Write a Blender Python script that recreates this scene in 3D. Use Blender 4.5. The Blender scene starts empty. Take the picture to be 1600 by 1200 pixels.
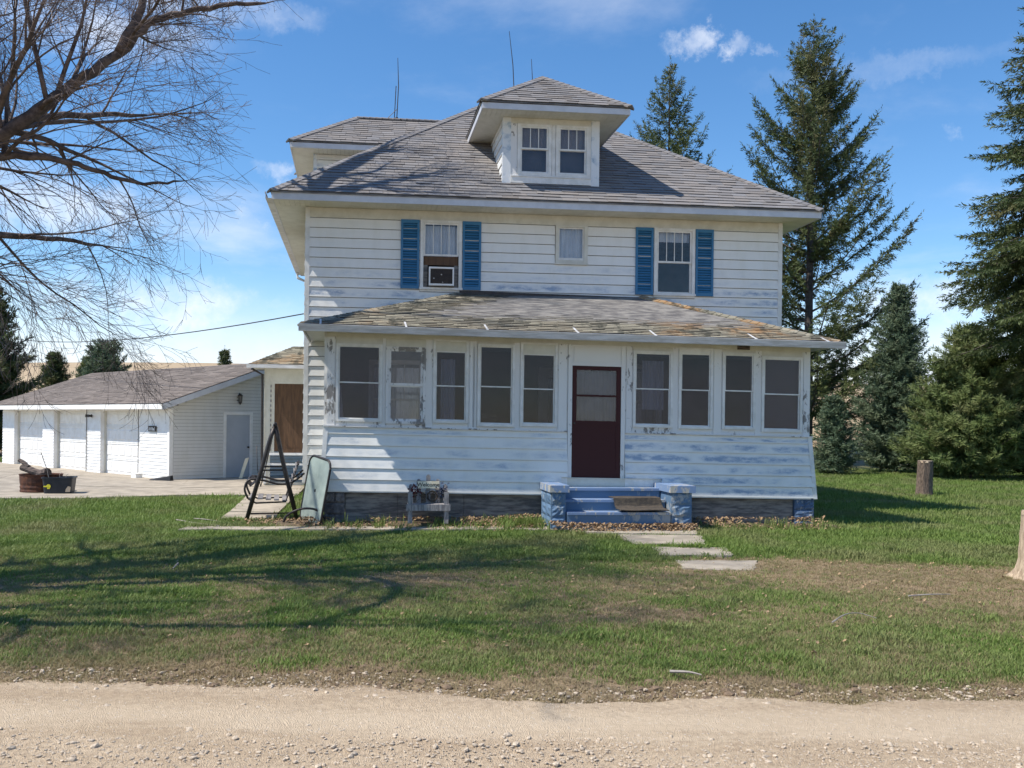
import bpy, bmesh, math, random
import numpy as np
from mathutils import Vector, Matrix, noise as mnoise

PI = math.pi
R = math.radians
sc = bpy.context.scene
col = sc.collection
rnd = random.Random(7)

# ------------------------------------------------------------------ camera
cam_d = bpy.data.cameras.new('camera')
cam = bpy.data.objects.new('camera', cam_d)
col.objects.link(cam)
CAMZ = 1.86
cam_d.sensor_width = 36.0
cam_d.lens = 36.0 * 1450 / 1600
cam_d.shift_y = 60 / 1600
cam_d.clip_start = 0.1
cam_d.clip_end = 3000
cam.matrix_world = Matrix.Translation((0, 0, CAMZ)) @ Matrix.Rotation(R(90), 4, 'X') @ Matrix.Rotation(R(0.65), 4, 'Z')
sc.camera = cam

# ------------------------------------------------------------------ sun, exposure
SUN_EL = R(54.7)
LX, LY = 0.942, 0.335                      # horizontal travel of the light
sun_d = bpy.data.lights.new('sun', 'SUN')
sun_d.energy = 4.3
sun_d.angle = R(0.55)
sun_d.color = (1.0, 0.94, 0.85)
sun = bpy.data.objects.new('sun', sun_d)
col.objects.link(sun)
ldir = Vector((LX * math.cos(SUN_EL), LY * math.cos(SUN_EL), -math.sin(SUN_EL)))
sun.rotation_euler = ldir.to_track_quat('-Z', 'Y').to_euler()
sun.location = (-20, -8, 30)
sc.view_settings.view_transform = 'Standard'
sc.view_settings.look = 'None'
sc.view_settings.exposure = 0.55
sc.view_settings.gamma = 1.0
sc.view_settings.use_curve_mapping = False
sc.cycles.max_bounces = 8
sc.cycles.transparent_max_bounces = 16
sc.cycles.use_denoising = True

# ------------------------------------------------------------------ node helpers
class NT:
    def __init__(s, tree):
        s.t = tree; s.n = tree.nodes; s.l = tree.links
    def add(s, typ, ins=None, **kw):
        n = s.n.new(typ)
        for k, v in kw.items():
            setattr(n, k, v)
        if ins:
            for k, v in ins.items():
                s.put(n.inputs[k], v)
        return n
    def put(s, sock, v):
        if isinstance(v, bpy.types.NodeSocket):
            s.l.new(v, sock)
        elif isinstance(v, bpy.types.Node):
            s.l.new(v.outputs[0], sock)
        else:
            if sock.type == 'RGBA' and hasattr(v, '__len__') and len(v) == 3:
                v = (*v, 1)
            sock.default_value = v
    def math(s, op, a, b=0.0, c=0.0, clamp=False):
        n = s.add('ShaderNodeMath', operation=op, use_clamp=clamp)
        s.put(n.inputs[0], a); s.put(n.inputs[1], b); s.put(n.inputs[2], c)
        return n.outputs[0]
    def vmath(s, op, a, b=(0, 0, 0)):
        n = s.add('ShaderNodeVectorMath', operation=op)
        s.put(n.inputs[0], a); s.put(n.inputs[1], b)
        return n
    def mix(s, f, a, b):
        n = s.add('ShaderNodeMix', data_type='RGBA')
        s.put(n.inputs[0], f); s.put(n.inputs[6], a); s.put(n.inputs[7], b)
        return n.outputs[2]
    def ramp(s, v, lo, hi, a=0.0, b=1.0, smooth=True):
        n = s.add('ShaderNodeMapRange', interpolation_type='SMOOTHSTEP' if smooth else 'LINEAR')
        s.put(n.inputs[0], v)
        n.inputs[1].default_value = lo; n.inputs[2].default_value = hi
        n.inputs[3].default_value = a; n.inputs[4].default_value = b
        return n.outputs[0]
    def noise(s, vec, scale, detail=4.0, rough=0.55, dist=0.0):
        n = s.add('ShaderNodeTexNoise', {'Scale': scale, 'Detail': detail, 'Roughness': rough, 'Distortion': dist})
        if vec is not None:
            s.put(n.inputs['Vector'], vec)
        return n.outputs[0]
    def scale(s, vec, v):
        return s.vmath('MULTIPLY', vec, v).outputs[0]

def new_mat(name):
    m = bpy.data.materials.new(name); m.use_nodes = True
    m.node_tree.nodes.clear()
    return m, NT(m.node_tree)

def finish(nt, colr, rough=0.8, height=None, bump=0.3, dist=0.01, metal=0.0, spec=0.3, transl=None):
    p = nt.add('ShaderNodeBsdfPrincipled')
    nt.put(p.inputs['Base Color'], colr)
    nt.put(p.inputs['Roughness'], rough)
    nt.put(p.inputs['Metallic'], metal)
    nt.put(p.inputs['Specular IOR Level'], spec)
    if height is not None:
        b = nt.add('ShaderNodeBump', {'Strength': bump, 'Distance': dist, 'Height': height})
        nt.l.new(b.outputs[0], p.inputs['Normal'])
    out = nt.add('ShaderNodeOutputMaterial')
    sh = p.outputs[0]
    if transl is not None:
        t = nt.add('ShaderNodeBsdfTranslucent'); nt.put(t.inputs[0], colr)
        mx = nt.add('ShaderNodeMixShader', {0: transl})
        nt.l.new(sh, mx.inputs[1]); nt.l.new(t.outputs[0], mx.inputs[2]); sh = mx.outputs[0]
    nt.l.new(sh, out.inputs[0])

def simple(name, c1, c2=None, scale=8.0, rough=0.75, bump=0.25, stretch=(1, 1, 1), metal=0.0, spec=0.3, lo=0.35, hi=0.65, dist=0.01, fine=None):
    m, nt = new_mat(name)
    tc = nt.add('ShaderNodeTexCoord').outputs['Object']
    v = nt.scale(tc, stretch)
    n = nt.noise(v, scale, 6, 0.62)
    c2 = c2 or tuple(x * 0.7 for x in c1)
    c = nt.mix(nt.ramp(n, lo, hi), c2, c1)
    if fine:
        f = nt.noise(v, fine, 3, 0.6)
        c = nt.mix(nt.ramp(f, 0.3, 0.7, 0.0, 0.35), c, tuple(x * 0.55 for x in c1))
        n = f
    finish(nt, c, rough, n, bump, dist, metal, spec)
    return m

# ------------------------------------------------------------------ world: sky with broken clouds
w = bpy.data.worlds.new('World'); sc.world = w; w.use_nodes = True
w.node_tree.nodes.clear()
nt = NT(w.node_tree)
sky = nt.add('ShaderNodeTexSky', sky_type='NISHITA', sun_disc=False)
sky.sun_elevation = SUN_EL
sky.sun_rotation = math.atan2(-LX, -LY)
sky.air_density = 1.0; sky.dust_density = 0.15; sky.ozone_density = 3.0; sky.altitude = 600
tc = nt.add('ShaderNodeTexCoord').outputs['Generated']
d = nt.vmath('NORMALIZE', tc).outputs[0]
sx = nt.add('ShaderNodeSeparateXYZ', {0: d})
zz = nt.math('MAXIMUM', sx.outputs[2], 0.0)
inv = nt.math('DIVIDE', 1.0, nt.math('ADD', zz, 0.12))
flat = nt.vmath('MULTIPLY', d, nt.add('ShaderNodeCombineXYZ', {0: inv, 1: inv, 2: inv}).outputs[0]).outputs[0]
n1 = nt.noise(nt.scale(flat, (1, 1, 0.8)), 0.9, 9, 0.6, 0.15)
n2 = nt.noise(d, 9.0, 8, 0.62, 0.1)
wisp = nt.ramp(n1, 0.55, 0.85, 0, 0.5)
# bank of pale cloud low over the horizon, all the way round
low = nt.ramp(zz, 0.02, 0.165, 1.0, 0.0)
n3 = nt.noise(nt.scale(d, (1, 1, 2.2)), 3.2, 8, 0.6)
bank = nt.math('MULTIPLY', low, nt.ramp(n3, 0.36, 0.66, 0.25, 1.0))
cf = nt.math('MAXIMUM', wisp, bank)
def pdir(u, v):
    du, dv = u - 800, v - 660
    r = R(0.65)
    x = du * math.cos(r) + dv * math.sin(r); y = -du * math.sin(r) + dv * math.cos(r)
    q = Vector((x / 1450, 1.0, -y / 1450)); q.normalize(); return q
jit = nt.add('ShaderNodeTexNoise', {'Scale': 22.0, 'Detail': 8.0, 'Roughness': 0.7}); nt.put(jit.inputs['Vector'], d)
jv = nt.vmath('SUBTRACT', jit.outputs[1], (0.5, 0.5, 0.5)).outputs[0]
dj = nt.vmath('ADD', d, nt.scale(jv, (0.085, 0.085, 0.06))).outputs[0]
for (u, v, rx, rz, k) in ((1083, 62, .024, .013, .6), (1155, 72, .015, .011, .5), (1195, 80, .012, .006, .3), (385, 352, .026, .018, .8), (438, 263, .024, .013, .85),
                          (1488, 213, .013, .007, .4), (110, 330, .08, .03, .6), (250, 480, .13, .035, .85), (60, 30, .17, .03, .55),
                          (330, 5, .10, .018, .5), (1450, 470, .07, .03, .8), (1380, 110, .12, .012, .16), (-300, 250, .2, .04, .6), (1900, 300, .15, .04, .6)):
    q = pdir(u, v)
    df = nt.vmath('SUBTRACT', dj, tuple(q)).outputs[0]
    ln = nt.vmath('LENGTH', nt.scale(df, (1 / rx, 1 / rx, 1 / rz))).outputs['Value']
    cf = nt.math('MAXIMUM', cf, nt.math('MULTIPLY', nt.ramp(ln, 0.25, 1.25, k, 0.0), nt.ramp(n2, 0.32, 0.62, 0.2, 1.0)))
hs = nt.add('ShaderNodeHueSaturation', {'Saturation': 1.22, 'Value': .93, 'Color': sky.outputs[0]}); skyc = hs.outputs[0]
cloudc = nt.mix(nt.ramp(n2, 0.3, 0.7), (4.9, 5.2, 5.8, 1), (6.0, 6.1, 6.3, 1))
cc = nt.mix(cf, skyc, cloudc)
bg = nt.add('ShaderNodeBackground', {'Color': cc, 'Strength': 0.135})
wo = nt.add('ShaderNodeOutputWorld'); nt.l.new(bg.outputs[0], wo.inputs[0])

# ------------------------------------------------------------------ mesh helpers
def tag(o, label=None, cat=None, group=None, kind=None):
    if label: o['label'] = label
    if cat: o['category'] = cat
    if group: o['group'] = group
    if kind: o['kind'] = kind
    return o

def empty(name, loc=(0, 0, 0), rz=0.0, **k):
    o = bpy.data.objects.new(name, None)
    o.empty_display_size = 0.2
    col.objects.link(o); o.location = loc; o.rotation_euler = (0, 0, rz)
    return tag(o, **k)

class MB:
    """collects shapes; build() links them as one mesh object"""
    def __init__(s, xf=None):
        s.v = []; s.f = []; s.xf = xf; s.c = []; s.uv = None
    def pts(s, P):
        i = len(s.v)
        s.v.extend([s.xf(*p) for p in P] if s.xf else [tuple(p) for p in P])
        return i
    def face(s, P, c=None):
        i = s.pts(P); s.f.append(tuple(range(i, i + len(P)))); s.c.append(c)
    def hexa(s, P, c=None):
        """8 points: 0-3 bottom ring, 4-7 top ring"""
        i = s.pts(P)
        for q in ((3, 2, 1, 0), (4, 5, 6, 7), (0, 1, 5, 4), (1, 2, 6, 5), (2, 3, 7, 6), (3, 0, 4, 7)):
            s.f.append(tuple(i + k for k in q)); s.c.append(c)
    def box(s, x0, x1, y0, y1, z0, z1, c=None):
        if x0 > x1: x0, x1 = x1, x0
        if y0 > y1: y0, y1 = y1, y0
        if z0 > z1: z0, z1 = z1, z0
        s.hexa([(x0, y0, z0), (x1, y0, z0), (x1, y1, z0), (x0, y1, z0), (x0, y0, z1), (x1, y0, z1), (x1, y1, z1), (x0, y1, z1)], c)
    def beam(s, p, q, wdt, hgt, up=(0, 0, 1), c=None):
        p = Vector(p); q = Vector(q); d = (q - p).normalized(); u = Vector(up)
        a = d.cross(u)
        if a.length < 1e-4: a = d.cross(Vector((1, 0, 0)))
        a.normalize(); b = a.cross(d).normalized()
        a *= wdt / 2; b *= hgt / 2
        s.hexa([p - a - b, p + a - b, q + a - b, q - a - b, p - a + b, p + a + b, q + a + b, q - a + b], c)
    def tube(s, P, Rr, n=8, caps=True, c=None):
        P = [Vector(p) for p in P]
        if not hasattr(Rr, '__len__'): Rr = [Rr] * len(P)
        t = (P[1] - P[0]).normalized()
        a = t.cross(Vector((0, 0, 1)))
        if a.length < 1e-3: a = t.cross(Vector((1, 0, 0)))
        a.normalize()
        base = len(s.v)
        for k, p in enumerate(P):
            if k == 0: t = P[1] - P[0]
            elif k == len(P) - 1: t = P[k] - P[k - 1]
            else: t = P[k + 1] - P[k - 1]
            t = t.normalized()
            a = (a - t * a.dot(t))
            if a.length < 1e-5: a = t.orthogonal()
            a.normalize(); b = t.cross(a)
            ring = [p + (a * math.cos(2 * PI * j / n) + b * math.sin(2 * PI * j / n)) * Rr[k] for j in range(n)]
            s.pts(ring)
        for k in range(len(P) - 1):
            for j in range(n):
                s.f.append((base + k * n + j, base + k * n + (j + 1) % n, base + (k + 1) * n + (j + 1) % n, base + (k + 1) * n + j)); s.c.append(c)
        if caps:
            s.f.append(tuple(base + j for j in reversed(range(n)))); s.c.append(c)
            e = base + (len(P) - 1) * n
            s.f.append(tuple(e + j for j in range(n))); s.c.append(c)
    def lathe(s, prof, n=16, cx=0, cy=0, c=None):
        base = len(s.v)
        for (r, z) in prof:
            s.pts([(cx + r * math.cos(2 * PI * j / n), cy + r * math.sin(2 * PI * j / n), z) for j in range(n)])
        for k in range(len(prof) - 1):
            for j in range(n):
                s.f.append((base + k * n + j, base + k * n + (j + 1) % n, base + (k + 1) * n + (j + 1) % n, base + (k + 1) * n + j)); s.c.append(c)
    def build(s, name, mat, parent=None, smooth=False, bevel=0.0, colors=False, **k):
        me = bpy.data.meshes.new(name)
        me.from_pydata([tuple(p) for p in s.v], [], s.f)
        if colors:
            at = me.color_attributes.new('tint', 'FLOAT_COLOR', 'CORNER')
            arr = []
            for f, c in zip(s.f, s.c):
                cc_ = c if c is not None else (.5, .5, .5)
                arr.extend([cc_[0], cc_[1], cc_[2], 1.0] * len(f))
            at.data.foreach_set('color', arr)
        if s.uv:
            ul = me.uv_layers.new(name='UVMap')
            flatuv = []
            for f in s.f:
                for i in f: flatuv.extend(s.uv[i])
            ul.data.foreach_set('uv', flatuv)
        me.update()
        if bevel:
            bm = bmesh.new(); bm.from_mesh(me)
            bmesh.ops.bevel(bm, geom=[e for e in bm.edges if len(e.link_faces) == 2 and e.calc_face_angle(0) > .6], offset=bevel, segments=1, affect='EDGES', clamp_overlap=True)
            bm.to_mesh(me); bm.free()
        if smooth:
            me.polygons.foreach_set('use_smooth', [True] * len(me.polygons))
        me.materials.append(mat)
        o = bpy.data.objects.new(name, me)
        col.objects.link(o)
        if parent is not None: o.parent = parent
        return tag(o, **k)

def fix_normals(o):
    bm = bmesh.new(); bm.from_mesh(o.data); bmesh.ops.recalc_face_normals(bm, faces=bm.faces); bm.to_mesh(o.data); bm.free(); return o

def lerp(a, b, t): return a + (b - a) * t
def sstep(x, a, b):
    t = min(1.0, max(0.0, (x - a) / (b - a))); return t * t * (3 - 2 * t)
def n2d(x, y, s=1.0, off=0.0):
    return mnoise.noise(Vector((x * s + off, y * s - off * 1.7, off)))

# ------------------------------------------------------------------ materials
def siding_mat(name, base, blue, amount):
    """painted lap siding; the older blue coat shows in soft rubbed patches, strongest low on a course"""
    m, nt = new_mat(name)
    uv = nt.add('ShaderNodeUVMap').outputs[0]
    s = nt.add('ShaderNodeSeparateXYZ', {0: uv})
    fr = nt.math('FRACT', s.outputs[1])
    at = nt.add('ShaderNodeAttribute', attribute_name='wear').outputs['Fac']
    a = s.outputs[0]
    cell = nt.math('FLOOR', s.outputs[1])
    v1 = nt.add('ShaderNodeCombineXYZ', {0: a, 1: nt.math('MULTIPLY', cell, 3.7), 2: nt.math('MULTIPLY', fr, 0.25)}).outputs[0]
    big = nt.noise(v1, 1.5, 3, 0.5)
    v2 = nt.add('ShaderNodeCombineXYZ', {0: a, 1: nt.math('MULTIPLY', s.outputs[1], 0.55), 2: 0.0}).outputs[0]
    mid = nt.noise(v2, 4.5, 4, 0.6)
    prof = nt.math('MULTIPLY', nt.ramp(fr, 0.03, 0.3), nt.ramp(fr, 0.5, 0.95, 1.0, 0.0))
    q = nt.math('MULTIPLY', nt.ramp(big, 0.36, 0.66), nt.ramp(mid, 0.25, 0.80))
    q = nt.math('MULTIPLY', nt.math('MULTIPLY', q, prof), at)
    v3 = nt.add('ShaderNodeCombineXYZ', {0: nt.math('MULTIPLY', a, 1.0), 1: nt.math('MULTIPLY', s.outputs[1], .5), 2: 0.0}).outputs[0]
    fine = nt.noise(v3, 26, 5, .7)
    q = nt.math('MULTIPLY', q, nt.ramp(fine, .36, .56, .55, 1.0))
    q = nt.math('MULTIPLY', q, amount, clamp=True)
    tcn = nt.add('ShaderNodeTexCoord').outputs['Object']
    dirt = nt.noise(nt.scale(tcn, (1, 1, .35)), 3.0, 6, 0.65)
    grain = nt.noise(nt.scale(tcn, (3, 1, 30)), 6, 3, 0.6)
    c0 = nt.mix(nt.ramp(dirt, 0.4, 0.75, 0, .5), base, tuple(x * y for x, y in zip(base, (.86, .85, .80))))
    c = nt.mix(q, c0, blue)
    finish(nt, c, 0.55, grain, 0.06, 0.004, spec=0.35)
    return m

M = {}
M['siding'] = siding_mat('white_siding_rubbed', (.80, .79, .75), (.30, .37, .47), 1.6)
M['siding_plain'] = siding_mat('white_siding', (.66, .65, .62), (.35, .4, .45), 0.3)
M['trim'] = simple('white_trim', (.77, .76, .73), (.65, .64, .60), 5, .5, .08)
M['fascia'] = simple('aluminium_fascia', (.60, .61, .64), (.52, .53, .56), 3, .4, .05, spec=.4)
M['soffit'] = simple('cream_soffit', (.66, .645, .57), (.58, .565, .49), 4, .5, .05)
M['gutter'] = simple('gutter_metal', (.66, .66, .67), (.47, .46, .45), 6, .4, .05, stretch=(.4, 1, 3))
M['shutter'] = simple('blue_shutter', (.030, .150, .290), (.038, .17, .32), 4, .45, .05, spec=.4)
M['concrete'] = simple('old_concrete', (.44, .38, .30), (.29, .25, .20), 2.2, .9, .35, fine=60)
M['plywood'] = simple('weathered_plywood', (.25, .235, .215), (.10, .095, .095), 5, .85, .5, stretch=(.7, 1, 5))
M['greywood'] = simple('grey_weathered_wood', (.33, .31, .30), (.17, .16, .165), 8, .85, .5, stretch=(4, 4, .7))
M['brownply'] = simple('brown_plywood', (.135, .075, .04), (.085, .048, .028), 5, .7, .3, stretch=(4, 1, .5))
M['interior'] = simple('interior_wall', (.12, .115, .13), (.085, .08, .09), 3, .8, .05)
M['ceiling'] = simple('porch_ceiling', (.42, .42, .43), (.36, .36, .37), 3, .7, .05)
M['darkmetal'] = simple('dark_metal', (.035, .032, .034), (.06, .05, .045), 12, .45, .1, metal=.3)
M['black'] = simple('black_plastic', (.018, .018, .02), (.03, .03, .032), 6, .5, .05)
M['rust'] = simple('rusty_steel', (.11, .045, .025), (.05, .025, .02), 9, .85, .5)
M['wire'] = simple('black_cable', (.02, .02, .02), (.03, .03, .03), 4, .6, .0)
M['curtain'] = simple('pale_curtain', (.80, .83, .84), (.62, .66, .69), 3, .9, .1, stretch=(6, 1, .3))
M['blind'] = simple('tan_blind', (.32, .29, .27), (.28, .25, .24), 3, .9, .1)
M['doorgrey'] = simple('grey_steel_door', (.42, .45, .50), (.38, .41, .46), 2, .5, .05)
M['white'] = simple('white_paint', (.80, .80, .79), (.72, .71, .68), 4, .5, .06)
M['pit_log'] = simple('charred_log', (.16, .12, .10), (.04, .035, .035), 10, .9, .6, stretch=(1, 1, 4))
M['cutwood'] = simple('bare_trunk_wood', (.60, .475, .335), (.34, .255, .18), 7, .85, .9, stretch=(7, 7, .5), dist=.03)
M['bark'] = simple('stump_bark', (.20, .15, .115), (.085, .065, .055), 10, .95, .9, stretch=(4, 4, .9), dist=.03)
M['treebark'] = simple('maple_bark', (.15, .115, .10), (.065, .05, .045), 9, .9, .6, stretch=(1, 1, 1), dist=.02)
M['twig'] = simple('twig_bark', (.19, .145, .135), (.10, .075, .07), 3, .6, .0, spec=.4)
M['sprucebark'] = simple('spruce_bark', (.115, .095, .085), (.06, .05, .045), 9, .95, .5)
M['stick'] = simple('bleached_stick', (.36, .32, .28), (.22, .19, .17), 9, .85, .2)
M['mat'] = simple('worn_door_mat', (.10, .08, .06), (.045, .04, .036), 14, .95, .5, stretch=(1, 6, 1))
M['glassgreen'] = simple('frosted_green_glass', (.30, .36, .325), (.235, .285, .26), 2, .18, .0, spec=.6)
M['litter'] = simple('dead_leaf', (.42, .29, .17), (.22, .145, .085), 5, .9, .0)
M['stone'] = simple('pale_gravel', (.57, .475, .365), (.36, .29, .215), 2.0, .9, .2)
M['yellow'] = simple('yellow_print', (.75, .68, .05), (.6, .5, .04), 5, .5, .0)
M['lamp_glass'] = simple('lantern_glass', (.16, .15, .13), (.1, .1, .09), 5, .15, .0, spec=.6)
M['signcream'] = simple('cream_sign_board', (.84, .77, .60), (.72, .65, .48), 8, .7, .1)
M['ink'] = simple('dark_lettering', (.035, .03, .03), (.05, .04, .04), 8, .6, .0)
M['flower_red'] = simple('faded_red_flowers', (.17, .03, .03), (.06, .02, .02), 20, .9, .3)
M['flower_blue'] = simple('faded_blue_flowers', (.03, .045, .09), (.02, .02, .03), 20, .9, .3)
M['wreath'] = simple('dry_vine', (.10, .075, .055), (.05, .04, .03), 20, .9, .4)

# peeling paint over grey wood
def peel(name, paint, wood, amt, scale=7.0):
    m, nt = new_mat(name)
    tcn = nt.add('ShaderNodeTexCoord').outputs['Object']
    n = nt.noise(nt.scale(tcn, (1.6, 1.6, .75)), scale, 8, .7, .3)
    big = nt.noise(tcn, 1.4, 3, .5)
    t = nt.math('ADD', n, nt.math('MULTIPLY', nt.math('SUBTRACT', big, .5), .7))
    q = nt.ramp(t, amt - .04, amt + .03)
    gr = nt.noise(nt.scale(tcn, (25, 25, 1.5)), 3, 4, .6)
    wc = nt.mix(gr, tuple(x * .5 for x in wood), wood)
    c = nt.mix(q, paint, wc)
    finish(nt, c, .65, nt.math('SUBTRACT', 1.0, q), .5, .004)
    return m
M['peel'] = peel('flaking_white_paint', (.74, .73, .70), (.33, .31, .29), .70)
M['peel_more'] = peel('badly_flaked_white_paint', (.72, .71, .69), (.33, .31, .29), .585)
M['peel_blue'] = peel('flaking_blue_paint', (.085, .135, .22), (.36, .40, .45), .58, 9)
M['bluepaint'] = peel('blue_masonry_paint', (.100, .172, .275), (.36, .40, .43), .61, 7)
M['capblue'] = peel('worn_blue_cap_paint', (.17, .25, .40), (.56, .54, .48), .60, 6)
M['maroon'] = peel('maroon_door_paint', (.052, .0125, .012), (.45, .42, .40), .82, 9)
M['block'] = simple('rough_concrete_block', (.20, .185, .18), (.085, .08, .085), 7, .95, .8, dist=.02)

# shingles: per-tab tint in the colour attribute
def shingle_mat(name, stain=None):
    m, nt = new_mat(name)
    tint = nt.add('ShaderNodeVertexColor', layer_name='tint').outputs[0]
    tcn = nt.add('ShaderNodeTexCoord').outputs['Object']
    g = nt.noise(tcn, 90, 3, .7)
    c = nt.mix(nt.ramp(g, .3, .7, 0, .35), tint, (.08, .075, .08, 1))
    if stain == 'old':
        b1 = nt.noise(nt.scale(tcn, (.9, .9, 1)), .85, 4, .6)
        b2 = nt.noise(nt.scale(tcn, (1.0, 2.6, 1)), 3.0, 6, .7)
        org = nt.math('MULTIPLY', nt.ramp(b1, .47, .6), nt.ramp(b2, .34, .6))
        xx = nt.add('ShaderNodeSeparateXYZ', {0: tcn}).outputs[0]
        side = nt.math('MAXIMUM', nt.ramp(xx, 5.6, 7.6), nt.ramp(xx, .6, 2.4, .55, .12))
        c = nt.mix(nt.math('MULTIPLY', nt.math('MULTIPLY', org, side), .85), c, (.36, .20, .085, 1))
        b3 = nt.noise(nt.scale(tcn, (2.2, .8, 1)), 1.6, 6, .7)
        c = nt.mix(nt.math('MULTIPLY', nt.ramp(b3, .50, .64), .8), c, (.050, .052, .042, 1))
    else:
        b1 = nt.noise(tcn, .7, 5, .6)
        c = nt.mix(nt.ramp(b1, .45, .75, 0, .25), c, (.34, .30, .27, 1))
    finish(nt, c, .92, g, .35, .004, spec=.2)
    return m
M['shingle'] = shingle_mat('grey_asphalt_shingle')
M['shingle_old'] = shingle_mat('lichened_asphalt_shingle', 'old')

def glass_mat(name, tint, refl):
    m, nt = new_mat(name)
    fr = nt.add('ShaderNodeFresnel', {'IOR': 1.5})
    tcn = nt.add('ShaderNodeTexCoord').outputs['Object']
    dust = nt.noise(tcn, 5, 5, .6)
    wob = nt.noise(tcn, 2.0, 2, .5)
    bmp = nt.add('ShaderNodeBump', {'Strength': .03, 'Distance': .02, 'Height': wob})
    t = nt.add('ShaderNodeBsdfTransparent', {0: tint})
    g = nt.add('ShaderNodeBsdfGlossy', {'Color': (.9, .9, .92, 1), 'Roughness': .03}); nt.l.new(bmp.outputs[0], g.inputs['Normal'])
    df = nt.add('ShaderNodeBsdfDiffuse', {'Color': (.30, .30, .32, 1)})
    f = nt.math('MULTIPLY', fr.outputs[0], refl, clamp=True)
    m1 = nt.add('ShaderNodeMixShader', {0: f}); nt.l.new(t.outputs[0], m1.inputs[1]); nt.l.new(g.outputs[0], m1.inputs[2])
    m2 = nt.add('ShaderNodeMixShader', {0: nt.ramp(dust, .3, .75, .012, .055)}); nt.l.new(m1.outputs[0], m2.inputs[1]); nt.l.new(df.outputs[0], m2.inputs[2])
    o = nt.add('ShaderNodeOutputMaterial'); nt.l.new(m2.outputs[0], o.inputs[0])
    return m
M['glass'] = glass_mat('window_glass', (.93, .94, .96, 1), .8)
M['screen'] = glass_mat('screened_glass', (.62, .62, .67, 1), .6)

def needle_mat(name, c1, c2, c3):
    m, nt = new_mat(name)
    tint = nt.add('ShaderNodeVertexColor', layer_name='tint').outputs[0]
    s = nt.add('ShaderNodeSeparateColor', {0: tint})
    c = nt.mix(s.outputs[0], c1, c2)
    c = nt.mix(nt.math('MULTIPLY', s.outputs[1], .8), c, c3)
    finish(nt, c, .6, spec=.25, transl=.22)
    return m
M['needles'] = needle_mat('spruce_needles', (.042, .068, .026), (.105, .135, .046), (.165, .145, .066))
M['needles_blue'] = needle_mat('blue_spruce_needles', (.060, .098, .058), (.135, .185, .105), (.16, .18, .10))
M['needles_pine'] = needle_mat('pine_needles', (.085, .130, .040), (.185, .225, .078), (.22, .22, .10))

def blade_mat(name, ca, cb, cc_):
    m, nt = new_mat(name)
    oi = nt.add('ShaderNodeObjectInfo')
    rn = oi.outputs['Random']
    pos = oi.outputs['Location']
    n = nt.noise(pos, .55, 4, .6)
    c = nt.mix(rn, ca, cb)
    c = nt.mix(nt.ramp(n, .42, .66, 0, .8), c, cc_)
    finish(nt, c, .55, spec=.25, transl=.30)
    return m
M['blade'] = blade_mat('grass_blade', (.115, .190, .032), (.215, .285, .075), (.235, .235, .100))
M['dryblade'] = blade_mat('dry_grass_blade', (.40, .31, .18), (.27, .205, .115), (.23, .20, .095))

# ------------------------------------------------------------------ ground
def gz(x, y):
    z = 0.12 * (1 - sstep(y, 7.0, 13.0))
    d = y - 43 - 6 * sstep(-x, 5, 30)
    if d > 0:
        z += 14.5 * (1 - math.exp(-d / 78)) * (1 - .22 * sstep(x, -5, 60)) + .5 * n2d(x, y, .02, 3)* min(1, d / 40)
    if y < 30:
        z += .02 * n2d(x, y, .5, 9) * (1 if y > 6.9 else .4)
    return z

def lush(x, y):
    n = n2d(x, y, .45, 11) * .5 + n2d(x, y, 1.3, 5) * .35 + n2d(x, y, 3.5, 2) * .2
    L = .58 + n * 1.05
    L += .55 * sstep(y, 12.2, 14.0)
    L += .25 * sstep(-x, 2.0, 5.0) * sstep(y, 9.5, 12)
    for (cx, cy, rx, ry, k) in ((5.2, 11.0, 3.0, 1.5, .8), (7.0, 9.4, 2.0, 1.2, .7), (-.9, 10.7, .9, .6, .6), (1.6, 10.2, .8, .4, .3),
                                (3.6, 12.4, .9, .7, .7), (-3.4, 10.2, .9, .5, .35), (1.3, 8.6, .7, .3, .3), (-5.2, 9.6, 1.0, .8, .45),
                                (6.0, 16.9, 1.5, .5, .9), (8.2, 23.0, 2.5, .8, .8), (-1.6, 9.0, .9, .4, .35)):
        q = ((x - cx) / rx) ** 2 + ((y - cy) / ry) ** 2
        L -= k * math.exp(-q * 1.1) * (1.0 + n * .8)
    L += .3 * math.exp(-(((x - 3.1) / 1.4) ** 2 + ((y - 9.8) / .5) ** 2))
    e = y - road_edge(x)
    L -= 1.0 * (1 - sstep(e, .0, .62 + .35 * n2d(x, 1, .9, 4)))
    return max(.10 if e > .8 else 0.0, min(1.0, L))

def road_edge(x):
    return 5.98 + .22 * n2d(x, 0, .5, 21) + .20 * n2d(x, 3, 1.7, 8) + .09 * n2d(x, 5, 5, 8) - .02 * x * .3

def axis(lo, hi, mid0, mid1, step, grow=1.22):
    a = list(np.arange(mid0, mid1 + 1e-6, step))
    s = step; x = mid1
    while x < hi:
        s *= grow; x += s; a.append(min(x, hi))
    s = step; x = mid0; pre = []
    while x > lo:
        s *= grow; x -= s; pre.append(max(x, lo))
    return pre[::-1] + a

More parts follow.
